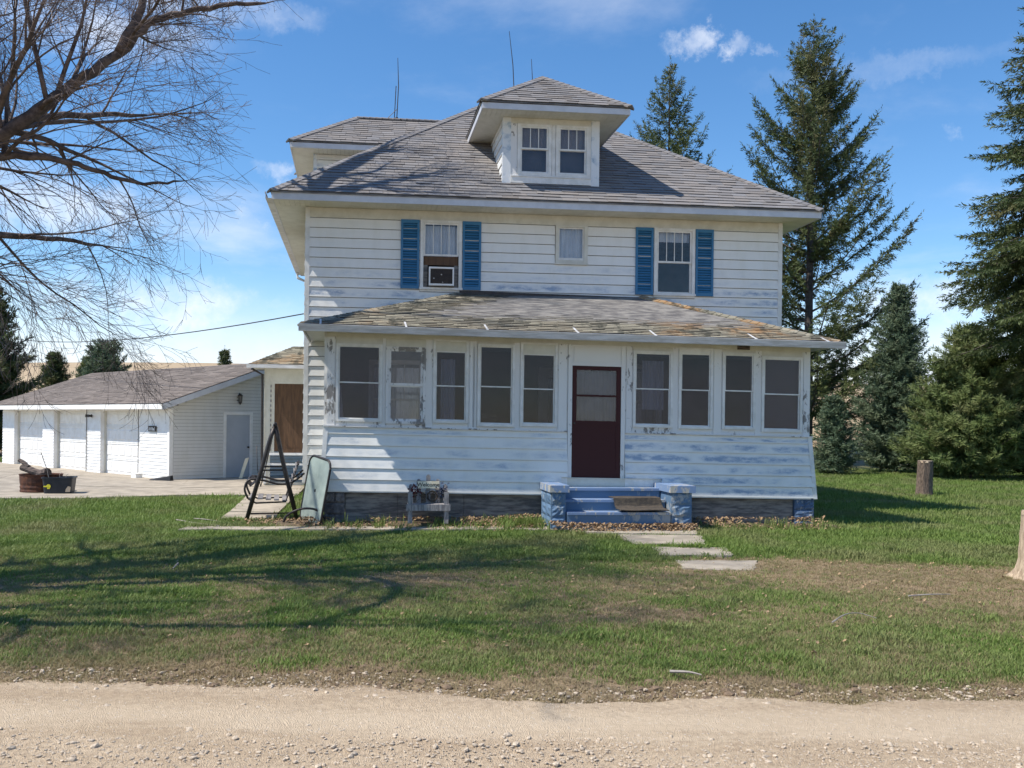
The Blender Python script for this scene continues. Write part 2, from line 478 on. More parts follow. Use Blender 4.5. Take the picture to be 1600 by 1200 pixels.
gx = axis(-900, 900, -13, 13, .2); gy = axis(-300, 1200, 5.2, 27, .2)
V = []; Lu = []; Fi = []
for y in gy:
    for x in gx:
        V.append((x, y, gz(x, y)))
        inside = (-14 < x < 14 and 5.1 < y < 28)
        if inside: L = lush(x, y)
        elif y <= 5.2: L = .1
        else: L = .95 if y < 46 else .3
        Lu.append(L)
        Fi.append(sstep(y + 2 * n2d(x, y, .1, 4), 40 + 4 * sstep(-x, 5, 25), 43 + 4 * sstep(-x, 5, 25)) if y > 5 else sstep(-y, 8, 12))
nx = len(gx)
F = [(j * nx + i, j * nx + i + 1, (j + 1) * nx + i + 1, (j + 1) * nx + i) for j in range(len(gy) - 1) for i in range(nx - 1)]
me = bpy.data.meshes.new('ground'); me.from_pydata(V, [], F)
me.attributes.new('lush', 'FLOAT', 'POINT').data.foreach_set('value', Lu)
me.attributes.new('field', 'FLOAT', 'POINT').data.foreach_set('value', Fi)
me.polygons.foreach_set('use_smooth', [True] * len(F))
m, nt = new_mat('lawn_soil')
tcn = nt.add('ShaderNodeTexCoord').outputs['Object']
lu = nt.add('ShaderNodeAttribute', attribute_name='lush').outputs['Fac']
fi = nt.add('ShaderNodeAttribute', attribute_name='field').outputs['Fac']
nA = nt.noise(tcn, 7, 7, .7); nB = nt.noise(tcn, 40, 4, .65); nC = nt.noise(tcn, 1.3, 4, .6)
soil = nt.mix(nt.ramp(nB, .3, .7), (.16, .115, .075, 1), (.36, .275, .175, 1))
soil = nt.mix(nt.ramp(nA, .5, .7, 0, .6), soil, (.115, .085, .06, 1))
green = nt.mix(nt.ramp(nB, .3, .7), (.045, .080, .018, 1), (.105, .145, .038, 1))
g = nt.math('ADD', lu, nt.math('MULTIPLY', nt.math('SUBTRACT', nA, .5), .9))
c = nt.mix(nt.ramp(g, .25, .85), soil, green)
# far stubble fields
rows = nt.noise(nt.scale(tcn, (.02, 1.2, 1)), 1.0, 3, .6)
fl = nt.noise(tcn, .03, 5, .6)
fc = nt.mix(nt.ramp(fl, .35, .65), (.36, .265, .165, 1), (.47, .365, .24, 1))
fc = nt.mix(nt.ramp(rows, .4, .62, 0, .4), fc, (.26, .19, .12, 1))
c = nt.mix(fi, c, fc)
finish(nt, c, .95, nt.math('ADD', nA, nt.math('MULTIPLY', nB, .5)), .6, .03, spec=.1)
me.materials.append(m)
ground = bpy.data.objects.new('ground', me); col.objects.link(ground); tag(ground, kind='structure')

# gravel road
rx = axis(-300, 300, -9, 9, .12, 1.3); RV = []; RF = []
ry = [-9, -6, -4, -2, 0, 1.5, 2.5, 3.2, 3.8, 4.4, 5.0, 5.5, 5.9, 6.2, 6.4]
for x in rx:
    e = road_edge(x)
    for k, y in enumerate(ry):
        yy = y if y < 5 else lerp(5.0, e, (y - 5.0) / 1.4)
        zz_ = .135 + .012 * n2d(x, yy, .8, 6) - .018 * math.exp(-((yy - 4.7) / .35) ** 2) + .012 * math.exp(-((yy - 5.6) / .3) ** 2)
        if k == len(ry) - 1: zz_ = .118
        RV.append((x, yy, zz_))
nr = len(ry)
for i in range(len(rx) - 1):
    for k in range(nr - 1):
        RF.append((i * nr + k, (i + 1) * nr + k, (i + 1) * nr + k + 1, i * nr + k + 1))
me = bpy.data.meshes.new('gravel_road'); me.from_pydata(RV, [], RF)
me.polygons.foreach_set('use_smooth', [True] * len(RF))
m, nt = new_mat('road_gravel')
tcn = nt.add('ShaderNodeTexCoord').outputs['Object']
vor = nt.add('ShaderNodeTexVoronoi', {'Scale': 55.0}); nt.put(vor.inputs['Vector'], tcn)
v2 = nt.add('ShaderNodeTexVoronoi', {'Scale': 140.0}); nt.put(v2.inputs['Vector'], tcn)
a1 = nt.noise(nt.scale(tcn, (.25, 1.4, 1)), 1.6, 6, .65); a2 = nt.noise(tcn, 25, 5, .7)
c = nt.mix(nt.ramp(a1, .35, .65), (.48, .365, .245, 1), (.585, .46, .32, 1))
yr = nt.add('ShaderNodeSeparateXYZ', {0: tcn}).outputs[1]
yw = nt.math('ADD', yr, nt.math('MULTIPLY', nt.math('SUBTRACT', a1, .5), .9))
rut = nt.math('MAXIMUM', nt.math('MULTIPLY', nt.ramp(yw, 3.75, 4.2), nt.ramp(yw, 4.3, 4.75, 1, 0)), nt.math('MULTIPLY', nt.ramp(yw, 5.0, 5.25), nt.ramp(yw, 5.4, 5.7, 1, 0)))
c = nt.mix(nt.math('MULTIPLY', rut, .55), c, (.62, .50, .36, 1))
c = nt.mix(nt.math('MULTIPLY', nt.ramp(a2, .35, .7, 0, .6), nt.math('SUBTRACT', 1.0, nt.math('MULTIPLY', rut, .6))), c, (.30, .22, .15, 1))
sp = nt.ramp(vor.outputs['Color'], .78, .8, 0, .5)
c = nt.mix(nt.math('MULTIPLY', sp, nt.ramp(vor.outputs['Distance'], .2, .5, 1, 0)), c, (.66, .60, .52, 1))
h = nt.math('ADD', nt.math('MULTIPLY', a2, .8), nt.math('MULTIPLY', v2.outputs['Distance'], .5))
finish(nt, c, .95, h, .9, .02, spec=.15)
me.materials.append(m)
road = bpy.data.objects.new('gravel_road', me); col.objects.link(road); tag(road, kind='structure')

# ------------------------------------------------------------------ concrete paving (structure with slabs)
def slab(name, poly, zt, th, parent, mat=None, jitter=0.0, rough=0.0):
    b = MB()
    if rough:
        pp = []
        for i in range(len(poly)):
            (x0, y0), (x1, y1) = poly[i], poly[(i + 1) % len(poly)]
            for k in range(7):
                t = k / 7; pp.append((lerp(x0, x1, t) + rnd.uniform(-rough, rough), lerp(y0, y1, t) + rnd.uniform(-rough, rough)))
        poly = pp; jitter *= .35
    n = len(poly)
    dz = [rnd.uniform(-jitter, jitter) for _ in poly]
    b.face([(x, y, zt + d_) for (x, y), d_ in zip(poly, dz)])
    for i in range(n):
        (x0, y0), (x1, y1) = poly[i], poly[(i + 1) % n]
        b.face([(x0, y0, zt - th), (x1, y1, zt - th), (x1, y1, zt + dz[(i + 1) % n]), (x0, y0, zt + dz[i])])
    b.face([(x, y, zt - th) for (x, y) in reversed(poly)])
    return fix_normals(b.build(name, mat or M['concrete'], parent))

drive = empty('driveway', (-10, 25, 0), kind='structure')
def childslab(poly, zt, th, par, **k):
    o = slab('concrete_slab', [(x - par.location.x, y - par.location.y) for x, y in poly], zt - par.location.z, th, par, **k)
    return o
# strips of slabs, edge near the lawn to the garage front
near = [(-26, 19.6), (-18, 20.1), (-13, 20.45), (-9.6, 20.9), (-8.0, 22.0), (-6.3, 22.3), (-5.2, 22.6)]
far = [(-32, 36.5), (-22.4, 38.6), (-17.4, 35.0), (-13.2, 31.8), (-10.0, 28.9), (-8.2, 30.6), (-6.7, 32.2)]
for i in range(len(near) - 1):
    for k in range(3):
        t0, t1 = k / 3, (k + 1) / 3
        g_ = .006
        def pt(P, Q, t): return (lerp(P[0], Q[0], t), lerp(P[1], Q[1], t))
        A0, A1 = near[i], near[i + 1]; B0, B1 = far[i], far[i + 1]
        childslab([pt(A0, B0, t0 + g_), pt(A1, B1, t0 + g_), pt(A1, B1, t1 - g_), pt(A0, B0, t1 - g_)], .045, .1, drive, jitter=.006)
SLABS = [[(.85, 15.72), (1.6, 15.3), (3.05, 15.3), (3.3, 16.2), (3.4, 16.55), (1.0, 16.35)], [(1.85, 14.05), (2.95, 14.1), (3.12, 15.24), (1.75, 15.22)],
         [(2.1, 12.95), (3.12, 13.0), (3.2, 13.85), (2.1, 13.8)], [(2.2, 11.85), (3.1, 11.75), (3.35, 12.6), (2.25, 12.62)]]
walk = empty('walkway', (0, 16, 0), kind='structure')
# walk from the driveway to the porch corner
for (p0, p1) in (((-6.35, 22.25, -5.25, 22.5), (-5.95, 20.3, -4.9, 20.4)), ((-5.95, 20.25, -4.9, 20.35), (-5.6, 18.5, -4.65, 18.6)), ((-5.6, 18.45, -4.65, 18.55), (-5.35, 17.0, -4.3, 16.9))):
    childslab([(p0[0], p0[1]), (p0[2], p0[3]), (p1[2], p1[3]), (p1[0], p1[1])], .03, .1, walk, jitter=.01)
# long narrow strip in front of the planting bed
xs = [-5.4, -4.1, -2.9, -1.7, -.45, .8]
for i in range(len(xs) - 1):
    y0 = 15.62 + .1 * xs[i]; y1 = 15.62 + .1 * xs[i + 1]
    childslab([(xs[i] + .01, y0), (xs[i + 1] - .01, y1), (xs[i + 1] - .01, y1 + .42), (xs[i] + .01, y0 + .42)], .062, .12, walk, jitter=.012, rough=.015)
for poly in (SLABS[0], SLABS[1], SLABS[2], SLABS[3]):
    childslab(poly, .055 if poly[0][1] > 15.5 else (.045 if poly[0][1] > 14 else (.032 if poly[0][1] > 12.7 else .02)), .14, walk, jitter=.012, rough=.028)

# ------------------------------------------------------------------ farmhouse
OX, OY = -4.197, 18.709
TH = R(6.0)
def hx(a, b, z): return (a - .0626 * b, .998 * b, z)
def hworld(a, b, z):
    x, y, z = hx(a, b, z)
    return (OX + x * math.cos(TH) - y * math.sin(TH), OY + x * math.sin(TH) + y * math.cos(TH), z)
def px(a, b, z): return hx(a, b, z - .0125 * (a - .5))      # the porch has settled towards its right end
house = empty('farmhouse', (OX, OY, 0), TH, label='two-storey white farmhouse with grey hipped roof, dormers and enclosed front porch', cat='house')
HB = lambda: MB(hx)
PB = lambda: MB(px)

def cut_rects(a0, a1, z0, z1, holes):
    """list of rectangles covering the area minus the holes"""
    zs = sorted({z0, z1, *[min(max(h[2], z0), z1) for h in holes], *[min(max(h[3], z0), z1) for h in holes]})
    out = []
    for i in range(len(zs) - 1):
        lo, hi = zs[i], zs[i + 1]
        if hi - lo < 1e-4: continue
        zm = (lo + hi) / 2
        hs = sorted((h[0], h[1]) for h in holes if h[2] < zm < h[3])
        x = a0
        for (h0, h1) in hs:
            if h0 > x: out.append((x, min(h0, a1), lo, hi))
            x = max(x, h1)
        if x < a1: out.append((x, a1, lo, hi))
    return out

def wall(name, a0, a1, z0, z1, b0, b1, holes, mat, mk=HB, parent=None, swap=False):
    b = mk()
    for (x0, x1, l, h) in cut_rects(a0, a1, z0, z1, holes):
        if swap: b.box(b0, b1, x0, x1, l, h)
        else: b.box(x0, x1, b0, b1, l, h)
    return b.build(name, mat, parent or house)

def course(parent, a0, a1, z0, z1, bf, holes, wear, idx, mk=HB, mat=None, flare=None, pos=None, out=-1, join=None, ends=None):
    """one lap board: bottom edge proud of the top edge.  pos(a,b,z) can turn it to another side"""
    pos = pos or (lambda a, b, z: (a, b, z))
    b = join or mk()
    if b.uv is None: b.uv = []
    hh = z1 - z0
    f0 = (flare(z0) if flare else 0); f1 = (flare(z1) if flare else 0)
    e0 = ends(z0) if ends else (0, 0); e1 = ends(z1) if ends else (0, 0)
    for (x0, x1, l, h) in cut_rects(a0, a1, z0, z1, holes):
        tl, th_ = (l - z0) / hh, (h - z0) / hh
        if th_ > .99 and hh > .09: h -= min(.011, hh * .06)  # gap lets the dark backing draw a shade line under each lap
        def fr(t): return bf + out * (lerp(.030, .008, t) + lerp(f0, f1, t))
        bk = bf + out * (lerp(f0, f1, .5) - .004)
        if x0 == a0: xa0, xa1 = x0 + lerp(e0[0], e1[0], tl), x0 + lerp(e0[0], e1[0], th_)
        else: xa0 = xa1 = x0
        if x1 == a1: xb0, xb1 = x1 + lerp(e0[1], e1[1], tl), x1 + lerp(e0[1], e1[1], th_)
        else: xb0 = xb1 = x1
        P = [(xa0, fr(tl), l), (xb0, fr(tl), l), (xb0, bk, l), (xa0, bk, l), (xa1, fr(th_), h), (xb1, fr(th_), h), (xb1, bk, h), (xa1, bk, h)]
        b.hexa([pos(*p) for p in P])
        b.uv.extend([(p[0], idx + (.001 + .998 * (tl if k < 4 else th_))) for k, p in enumerate(P)])
    if join is not None: return None
    o = b.build('siding_course', mat or M['siding'], parent)
    o.data.attributes.new('wear', 'FLOAT', 'POINT').data.foreach_set('value', [wear] * len(o.data.vertices))
    return fix_normals(o)

def side_siding(name, parent, segs, mat=None):
    """all courses of an unseen side as one part; segs: (pos, a0, a1, z0, z1, holes)"""
    b = HB(); b.uv = []
    for (pos, a0, a1, z0, z1, holes) in segs:
        n = round((z1 - z0) / .2)
        for i in range(n):
            course(None, a0, a1, z0 + i * .2, z0 + (i + 1) * .2, 0, holes, 0, i, pos=pos, join=b)
    o = b.build(name, mat or M['siding'], parent)
    o.data.attributes.new('wear', 'FLOAT', 'POINT').data.foreach_set('value', [.5] * len(o.data.vertices))
    return fix_normals(o)

HW, HD = 9.94, 8.5
ZW = 6.16                                  # soffit height
# openings in the front wall (a0,a1,z0,z1)
up_win = [(2.36, 3.08, 4.60, 5.92), (5.14, 5.68, 5.24, 5.92), (7.23, 7.98, 4.60, 5.92)]
in_win = [(1.35, 2.35, 1.55, 3.05), (6.35, 7.3, 1.6, 3.05)]
in_door = (4.85, 5.75, .86, 2.92)
front_holes = up_win + in_win + [in_door]
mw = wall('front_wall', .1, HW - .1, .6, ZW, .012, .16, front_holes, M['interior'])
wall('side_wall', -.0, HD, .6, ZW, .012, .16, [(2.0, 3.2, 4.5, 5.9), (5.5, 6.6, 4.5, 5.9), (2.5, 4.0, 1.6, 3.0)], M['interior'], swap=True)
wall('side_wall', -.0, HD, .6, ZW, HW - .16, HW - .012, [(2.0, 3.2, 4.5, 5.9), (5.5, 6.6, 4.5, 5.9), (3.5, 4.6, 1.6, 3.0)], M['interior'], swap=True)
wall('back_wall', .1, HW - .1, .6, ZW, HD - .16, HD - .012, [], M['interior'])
b = HB(); b.box(.17, HW - .17, .17, HD - .17, .7, .82); b.build('ground_floor', M['interior'], house)
b = HB(); b.box(.17, HW - .17, .17, HD - .17, 3.45, 3.6); b.build('upper_floor', M['interior'], house)
b = HB(); b.box(.17, HW - .17, .17, HD - .17, ZW - .14, ZW - .02); b.build('upper_ceiling', M['interior'], house)
b = HB(); b.box(.17, HW - .17, 3.6, 3.7, .83, 3.44); b.box(.17, HW - .17, 3.3, 3.4, 3.61, ZW - .15); b.build('partition', M['interior'], house)
# siding courses of the front, upper storey down to the ground floor
zc = 5.955
casing = [(h[0] - .07, h[1] + .07, h[2] - .10, h[3] + .05) for h in up_win] + [(h[0] - .07, h[1] + .07, h[2] - .08, h[3] + .06) for h in in_win + [in_door]]
idx = 0
while zc > .70:
    z0 = max(zc - .2, .62)
    if zc > 5.3: wv = .05
    elif zc > 4.9: wv = .35
    elif zc > 3.9: wv = 1.0
    else: wv = .05
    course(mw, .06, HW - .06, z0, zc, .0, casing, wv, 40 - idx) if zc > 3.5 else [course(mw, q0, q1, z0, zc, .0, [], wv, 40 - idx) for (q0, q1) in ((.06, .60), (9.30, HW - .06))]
    zc -= .2; idx += 1
b = HB(); b.box(.06, HW - .06, -.012, .011, 5.956, ZW - .002); b.build('frieze_board', M['soffit'], house)
for a_ in (0.0, HW):
    b = HB(); s_ = 1 if a_ == 0 else -1
    b.box(a_ - .012 * s_, a_ + .075 * s_, -.03, .07, .60, ZW - .003)
    b.build('corner_board', M['trim'], house)
side_siding('left_siding', house, [((lambda a, b, z: (b, a, z)), .072, HD, .6, 6.0, [(1.93, 3.27, 4.4, 5.95), (5.43, 6.67, 4.4, 5.95), (2.43, 4.07, 1.5, 3.06)])])
side_siding('right_siding', house, [((lambda a, b, z: (HW - b, a, z)), .072, HD, .6, 6.0, [(1.93, 3.27, 4.4, 5.95), (5.43, 6.67, 4.4, 5.95), (3.43, 4.67, 1.5, 3.06)])])
side_siding('back_siding', house, [((lambda a, b, z: (a, HD - b, z)), .0, HW, .6, 6.0, [])])
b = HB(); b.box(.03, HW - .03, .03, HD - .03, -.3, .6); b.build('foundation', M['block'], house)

# ---- windows
def dh_window(a0, a1, z0, z1, bf, mk=HB, vm=0, lower='pane', name='window', cas=.065, sill=.09, mat=None, meet=.5, gl='glass', top_panel=0.0, pos=None, curtain=None, casing_mat=None):
    """double-hung window: casing (the part), sashes, panes, muntins as sub-parts"""
    mat = mat or M['trim']
    raw = mk
    if pos:
        def raw():
            q = MB(lambda a, b, z: hx(*pos(a, b, z))); return q
    w_ = raw()
    o = -.045
    w_.box(a0 - cas, a0, bf + o, bf + .06, z0 - .002, z1 + .05)
    w_.box(a1, a1 + cas, bf + o, bf + .06, z0 - .002, z1 + .05)
    w_.box(a0, a1, bf + o, bf + .06, z1, z1 + .048)
    w_.box(a0 - cas - .015, a1 + cas + .015, bf + o - .025, bf + .06, z0 - sill * .55, z0 - .003)
    w_.box(a0 - cas, a1 + cas, bf + o + .012, bf + .05, z0 - sill, z0 - sill * .56)
    win = w_.build(name, casing_mat or mat, house)
    zt = z1 - top_panel
    if top_panel:
        q = raw(); q.box(a0, a1, bf - .03, bf - .005, zt, z1 - .002); q.build('top_panel', mat, win)
    zm = lerp(z0, zt, meet)
    fw = .038
    for (lo, hi, off, nm) in ((zm - .018, zt, -.022, 'upper_sash'), (z0, zm + .018, .006, 'lower_sash')):
        if lower == 'none' and nm == 'lower_sash': continue
        q = raw()
        q.box(a0 + .002, a0 + fw, bf + off, bf + off + .025, lo, hi); q.box(a1 - fw, a1 - .002, bf + off, bf + off + .025, lo, hi)
        q.box(a0 + fw, a1 - fw, bf + off, bf + off + .025, lo, lo + fw); q.box(a0 + fw, a1 - fw, bf + off, bf + off + .025, hi - fw, hi)
        q.build(nm, mat, win)
        q = raw(); q.box(a0 + fw - .004, a1 - fw + .004, bf + off + .010, bf + off + .014, lo + fw - .004, hi - fw + .004)
        q.build('pane', M[gl], win)
        if nm == 'upper_sash' and vm:
            for k in range(1, vm + 1):
                x = lerp(a0 + fw, a1 - fw, k / (vm + 1))
                q = raw(); q.box(x - .008, x + .008, bf + off + .001, bf + off + .009, lo + fw, hi - fw); q.build('muntin', mat, win)
    if curtain:
        (c0, c1, t0, t1, cm) = curtain
        q = raw(); n = 28
        P = []
        for k in range(n + 1):
            x = lerp(c0, c1, k / n); y = bf + .10 + .012 * math.sin(k * 1.9) + .006 * math.sin(k * 4.3)
            P.append((x, y))
        for k in range(n):
            q.hexa([(P[k][0], P[k][1], t0), (P[k + 1][0], P[k + 1][1], t0), (P[k + 1][0], P[k + 1][1] + .006, t0), (P[k][0], P[k][1] + .006, t0),
                    (P[k][0], P[k][1], t1), (P[k + 1][0], P[k + 1][1], t1), (P[k + 1][0], P[k + 1][1] + .006, t1), (P[k][0], P[k][1] + .006, t1)])
        q.build('curtain', M[cm], win)
    return win

# upper storey windows
h = up_win[0]
wl = dh_window(*h, .0, vm=3, lower='none', curtain=(h[0] + .02, h[1] - .02, 5.2, 5.88, 'curtain'))
q = HB(); q.box(h[0] + .01, h[1] - .01, .012, .03, 5.06, 5.235); q.build('filler_board', M['brownply'], wl, label='rusty brown filler board over the air conditioner')
q = HB(); q.box(h[0] + .01, h[0] + .09, .014, .028, 4.605, 5.06); q.build('filler_board', M['plywood'], wl)
q = HB(); q.box(h[1] - .09, h[1] - .01, .014, .028, 4.605, 5.06); q.build('filler_board', M['plywood'], wl)
h = up_win[1]
q = HB()
q.box(h[0] - .06, h[0], -.04, .06, h[2] - .06, h[3] + .04); q.box(h[1], h[1] + .075, -.04, .06, h[2] - .06, h[3] + .04)
q.box(h[0], h[1], -.04, .06, h[3], h[3] + .038); q.box(h[0], h[1], -.03, .05, h[2] - .055, h[2])
q.box(h[0] - .07, h[1] + .08, -.055, .02, h[2] - .095, h[2] - .062)
ws = q.build('window', M['soffit'], house, label='small square upper window with pale curtain')
q = HB(); q.box(h[0] + .001, h[0] + .03, .0, .02, h[2], h[3]); q.box(h[1] - .03, h[1] - .001, .0, .02, h[2], h[3]); q.box(h[0] + .03, h[1] - .03, 0, .02, h[2] + .001, h[2] + .05); q.box(h[0] + .03, h[1] - .03, 0, .02, h[3] - .03, h[3] - .001)
q.build('sash', M['trim'], ws)
q = HB(); q.box(h[0] + .027, h[1] - .027, .008, .012, h[2] + .047, h[3] - .027); q.build('pane', M['glass'], ws)
q = HB()
for k in range(14):
    x0, x1 = lerp(h[0] + .01, h[1] - .01, k / 14), lerp(h[0] + .01, h[1] - .01, (k + 1) / 14)
    y0, y1 = .07 + .014 * (k % 2), .07 + .014 * ((k + 1) % 2)
    q.hexa([(x0, y0, h[2]), (x1, y1, h[2]), (x1, y1 + .005, h[2]), (x0, y0 + .005, h[2]), (x0, y0, h[3] - .02), (x1, y1, h[3] - .02), (x1, y1 + .005, h[3] - .02), (x0, y0 + .005, h[3] - .02)])
q.build('curtain', M['curtain'], ws)
h = up_win[2]
dh_window(*h, .0, vm=3, curtain=(h[0] + .02, h[1] - .02, 5.70, 5.90, 'curtain'))
# louvred shutters
M['louvre_shade'] = simple('shutter_recess_shade', (.018, .085, .17), (.02, .095, .19), 4, .6, .0)  # darker copy of the shutter blue; shade between the slats put into colour
def shutter(a0, a1, z0, z1):
    q = HB(); f = .045
    q.box(a0, a0 + f, -.055, -.024, z0, z1); q.box(a1 - f, a1, -.055, -.024, z0, z1)
    q.box(a0 + f, a1 - f, -.055, -.024, z0, z0 + .07); q.box(a0 + f, a1 - f, -.055, -.024, z1 - .07, z1)
    o = q.build('shutter', M['shutter'], house)
    n = int((z1 - z0 - .14) / .052)
    q = HB()
    for k in range(n):
        z = z0 + .07 + (k + .5) * (z1 - z0 - .14) / n
        q.hexa([(a0 + f, -.056, z - .020), (a1 - f, -.056, z - .020), (a1 - f, -.050, z - .023), (a0 + f, -.050, z - .023),
                (a0 + f, -.036, z + .016), (a1 - f, -.036, z + .016), (a1 - f, -.030, z + .014), (a0 + f, -.030, z + .014)])
    q.build('louvres', M['shutter'], o, kind='stuff')
    q = HB(); q.box(a0 + f, a1 - f, -.026, -.024, z0 + .07, z1 - .07); q.build('backing', M['louvre_shade'], o)
for (a0, a1) in ((1.90, 2.275), (3.155, 3.535), (6.77, 7.145), (8.055, 8.44)):
    shutter(a0, a1, 4.56, 5.965)

# ---- ground-floor windows and door behind the porch glass
for k, h in enumerate(in_win):
    dh_window(*h, .0, vm=2, name='inner_window', curtain=(h[0] + .03, h[1] - .03, h[2] + .05, h[3] - .1, 'curtain'))
h = in_door
q = HB(); q.box(h[0] - .09, h[0], -.045, .06, h[2], h[3] + .09); q.box(h[1], h[1] + .09, -.045, .06, h[2], h[3] + .09); q.box(h[0], h[1], -.045, .06, h[3], h[3] + .09)
idoor = q.build('inner_door', M['trim'], house)
q = HB(); q.box(h[0], h[1], .0, .04, h[2], 1.75); q.box(h[0], h[0] + .12, .0, .04, 1.75, h[3]); q.box(h[1] - .12, h[1], .0, .04, 1.75, h[3]); q.box(h[0] + .12, h[1] - .12, 0, .04, h[3] - .12, h[3])
q.build('leaf', M['trim'], idoor)
q = HB(); q.box(h[0] + .12, h[1] - .12, .015, .02, 1.75, h[3] - .12); q.build('pane', M['glass'], idoor)
q = HB()
for k in range(20):
    x0, x1 = lerp(h[0] + .12, h[1] - .12, k / 20), lerp(h[0] + .12, h[1] - .12, (k + 1) / 20)
    y0, y1 = .05 + .012 * (k % 2), .05 + .012 * ((k + 1) % 2)
    q.hexa([(x0, y0, 1.76), (x1, y1, 1.76), (x1, y1 + .005, 1.76), (x0, y0 + .005, 1.76), (x0, y0, 2.78), (x1, y1, 2.78), (x1, y1 + .005, 2.78), (x0, y0 + .005, 2.78)])
q.build('curtain', M['curtain'], idoor)

# ------------------------------------------------------------------ roofs
def roof_tint(kind):
    if kind == 'old':
        v = rnd.uniform(.7, 1.2); return (.295 * v, .272 * v, .205 * v)
    v = rnd.choice((.86, .93, .97, 1.0, 1.03, 1.07)) * rnd.uniform(.94, 1.06)
    t = rnd.uniform(-.02, .02)
    return (.235 * v + t * .5, .223 * v, .218 * v - t * .6)

def shingles(E0, E1, T0, T1, mk, parent, mat, kind='new', expo=.143, tab=.31):
    """lay tabs on a slope with eave E0-E1 and top T0-T1 (T may meet in a point)"""
    E0, E1, T0, T1 = map(Vector, (E0, E1, T0, T1))
    up = ((T0 + T1) / 2 - (E0 + E1) / 2)
    n_ = (E1 - E0).cross(up).normalized()
    if n_.z < 0: n_ = -n_
    sl = ((T0 - E0).dot(up.normalized()))
    eu = (E1 - E0).normalized()
    upn = (up - eu * up.dot(eu)).normalized()
    sl = (T0 - E0).dot(upn)
    rows = max(2, round(sl / expo)); ex = sl / rows
    b = mk()
    def edge(t):
        return (E0.lerp(T0, t), E1.lerp(T1, t))
    for r in range(rows):
        t0, t1 = r / rows, min(1.0, (r + 1.12) / rows)
        L0, R0 = edge(t0); L1, R1 = edge(t1)
        w0 = (R0 - L0).length
        if w0 < .05: continue
        u = -tab * rnd.uniform(.1, .9)
        la = (L1 - L0).dot(eu); ra = (R1 - L0).dot(eu)
        while u < w0:
            ww = tab * rnd.uniform(.82, 1.12)
            x0, x1 = max(u, 0), min(u + ww - .006, w0)
            u += ww
            if x1 - x0 < .02: continue
            y0, y1 = max(x0, la), min(x1, ra)
            if y1 < y0: y0 = y1 = min(max((y0 + y1) / 2, la), ra)
            dz = rnd.uniform(.012, .026); sag = rnd.uniform(0, .010)
            Pb0 = L0 + eu * x0; Pb1 = L0 + eu * x1
            Pt0 = L0 + eu * y0 + upn * (t1 - t0) * sl; Pt1 = L0 + eu * y1 + upn * (t1 - t0) * sl
            d_ = upn * (-sag)
            c = roof_tint(kind)
            b.hexa([Pb0 + d_, Pb1 + d_, Pt1, Pt0, Pb0 + d_ + n_ * dz, Pb1 + d_ + n_ * dz, Pt1 + n_ * .003, Pt0 + n_ * .003], c); b.c[-4] = (.095, .09, .09) if kind != 'old' else (.035, .032, .03)  # dark asphalt butt edge, also coloured to draw the shadow line under each tab
    o = b.build('shingles', mat, parent, colors=True, kind='stuff')
    return fix_normals(o)

def caps(p, q, mk, parent, mat, kind='new', step=.15, wdt=.13, nrm=None):
    """ridge or hip cap pieces"""
    p, q = Vector(p), Vector(q); L = (q - p).length; d_ = (q - p) / L
    s_ = d_.cross(Vector((0, 0, 1))).normalized(); u = s_.cross(d_).normalized()
    b = mk(); n = int(L / step)
    for k in range(n):
        A = p + d_ * (k * L / n); B = p + d_ * ((k + 1.25) * L / n)
        if k == n - 1: B = q
        h0, h1 = .034, .022
        c = roof_tint(kind)
        for sg in (-1, 1):
            b.hexa([A, A + s_ * sg * wdt - u * wdt * .42, B + s_ * sg * wdt - u * wdt * .42, B,
                    A + u * h0, A + s_ * sg * wdt - u * (wdt * .42 - h0), B + s_ * sg * wdt - u * (wdt * .42 - h1), B + u * h1], c)
    o = b.build('ridge_caps', mat, parent, colors=True, kind='stuff')
    return fix_normals(o)

def hip_roof(a0, a1, b0, b1, ze, pitch, thick=.02, name='roof'):
    """deck of a full hip roof; returns deck object and its eave/ridge points"""
    run = min(a1 - a0, b1 - b0) / 2
    zr = ze + run * pitch
    if (a1 - a0) >= (b1 - b0):
        r0, r1 = (a0 + run, (b0 + b1) / 2, zr), (a1 - run, (b0 + b1) / 2, zr)
    else:
        r0, r1 = ((a0 + a1) / 2, b0 + run, zr), ((a0 + a1) / 2, b1 - run, zr)
    return r0, r1, zr

OV = .65
ze = 6.315; PITCH = .73
a0, a1, b0, b1 = -OV, HW + .58, -OV, HD + OV
r0, r1, zr = hip_roof(a0, a1, b0, b1, ze, PITCH)
E = [(a0, b0, ze), (a1, b0, ze), (a1, b1, ze), (a0, b1, ze)]
q = HB()
dn = .012
def low(p): return (p[0], p[1], p[2] - dn)
q.face([low(E[0]), low(E[1]), low(r1), low(r0)]); q.face([low(E[1]), low(E[2]), low(r1)]); q.face([low(E[2]), low(E[3]), low(r0), low(r1)]); q.face([low(E[3]), low(E[0]), low(r0)])
bot = [(p[0], p[1], ze - .035) for p in E]
q.face(bot[::-1])
for i in range(4): q.face([bot[i], bot[(i + 1) % 4], low(E[(i + 1) % 4]), low(E[i])])
roof = fix_normals(q.build('roof', M['plywood'], house))
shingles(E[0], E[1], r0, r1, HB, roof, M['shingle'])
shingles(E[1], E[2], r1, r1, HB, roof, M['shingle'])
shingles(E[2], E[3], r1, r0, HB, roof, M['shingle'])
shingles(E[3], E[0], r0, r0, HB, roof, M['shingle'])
for (p_, q_) in ((E[0], r0), (E[3], r0), (E[1], r1), (E[2], r1), (r0, r1)):
    caps(Vector(p_) + Vector((0, 0, .004)), Vector(q_) + Vector((0, 0, .004)), HB, roof, M['shingle'])
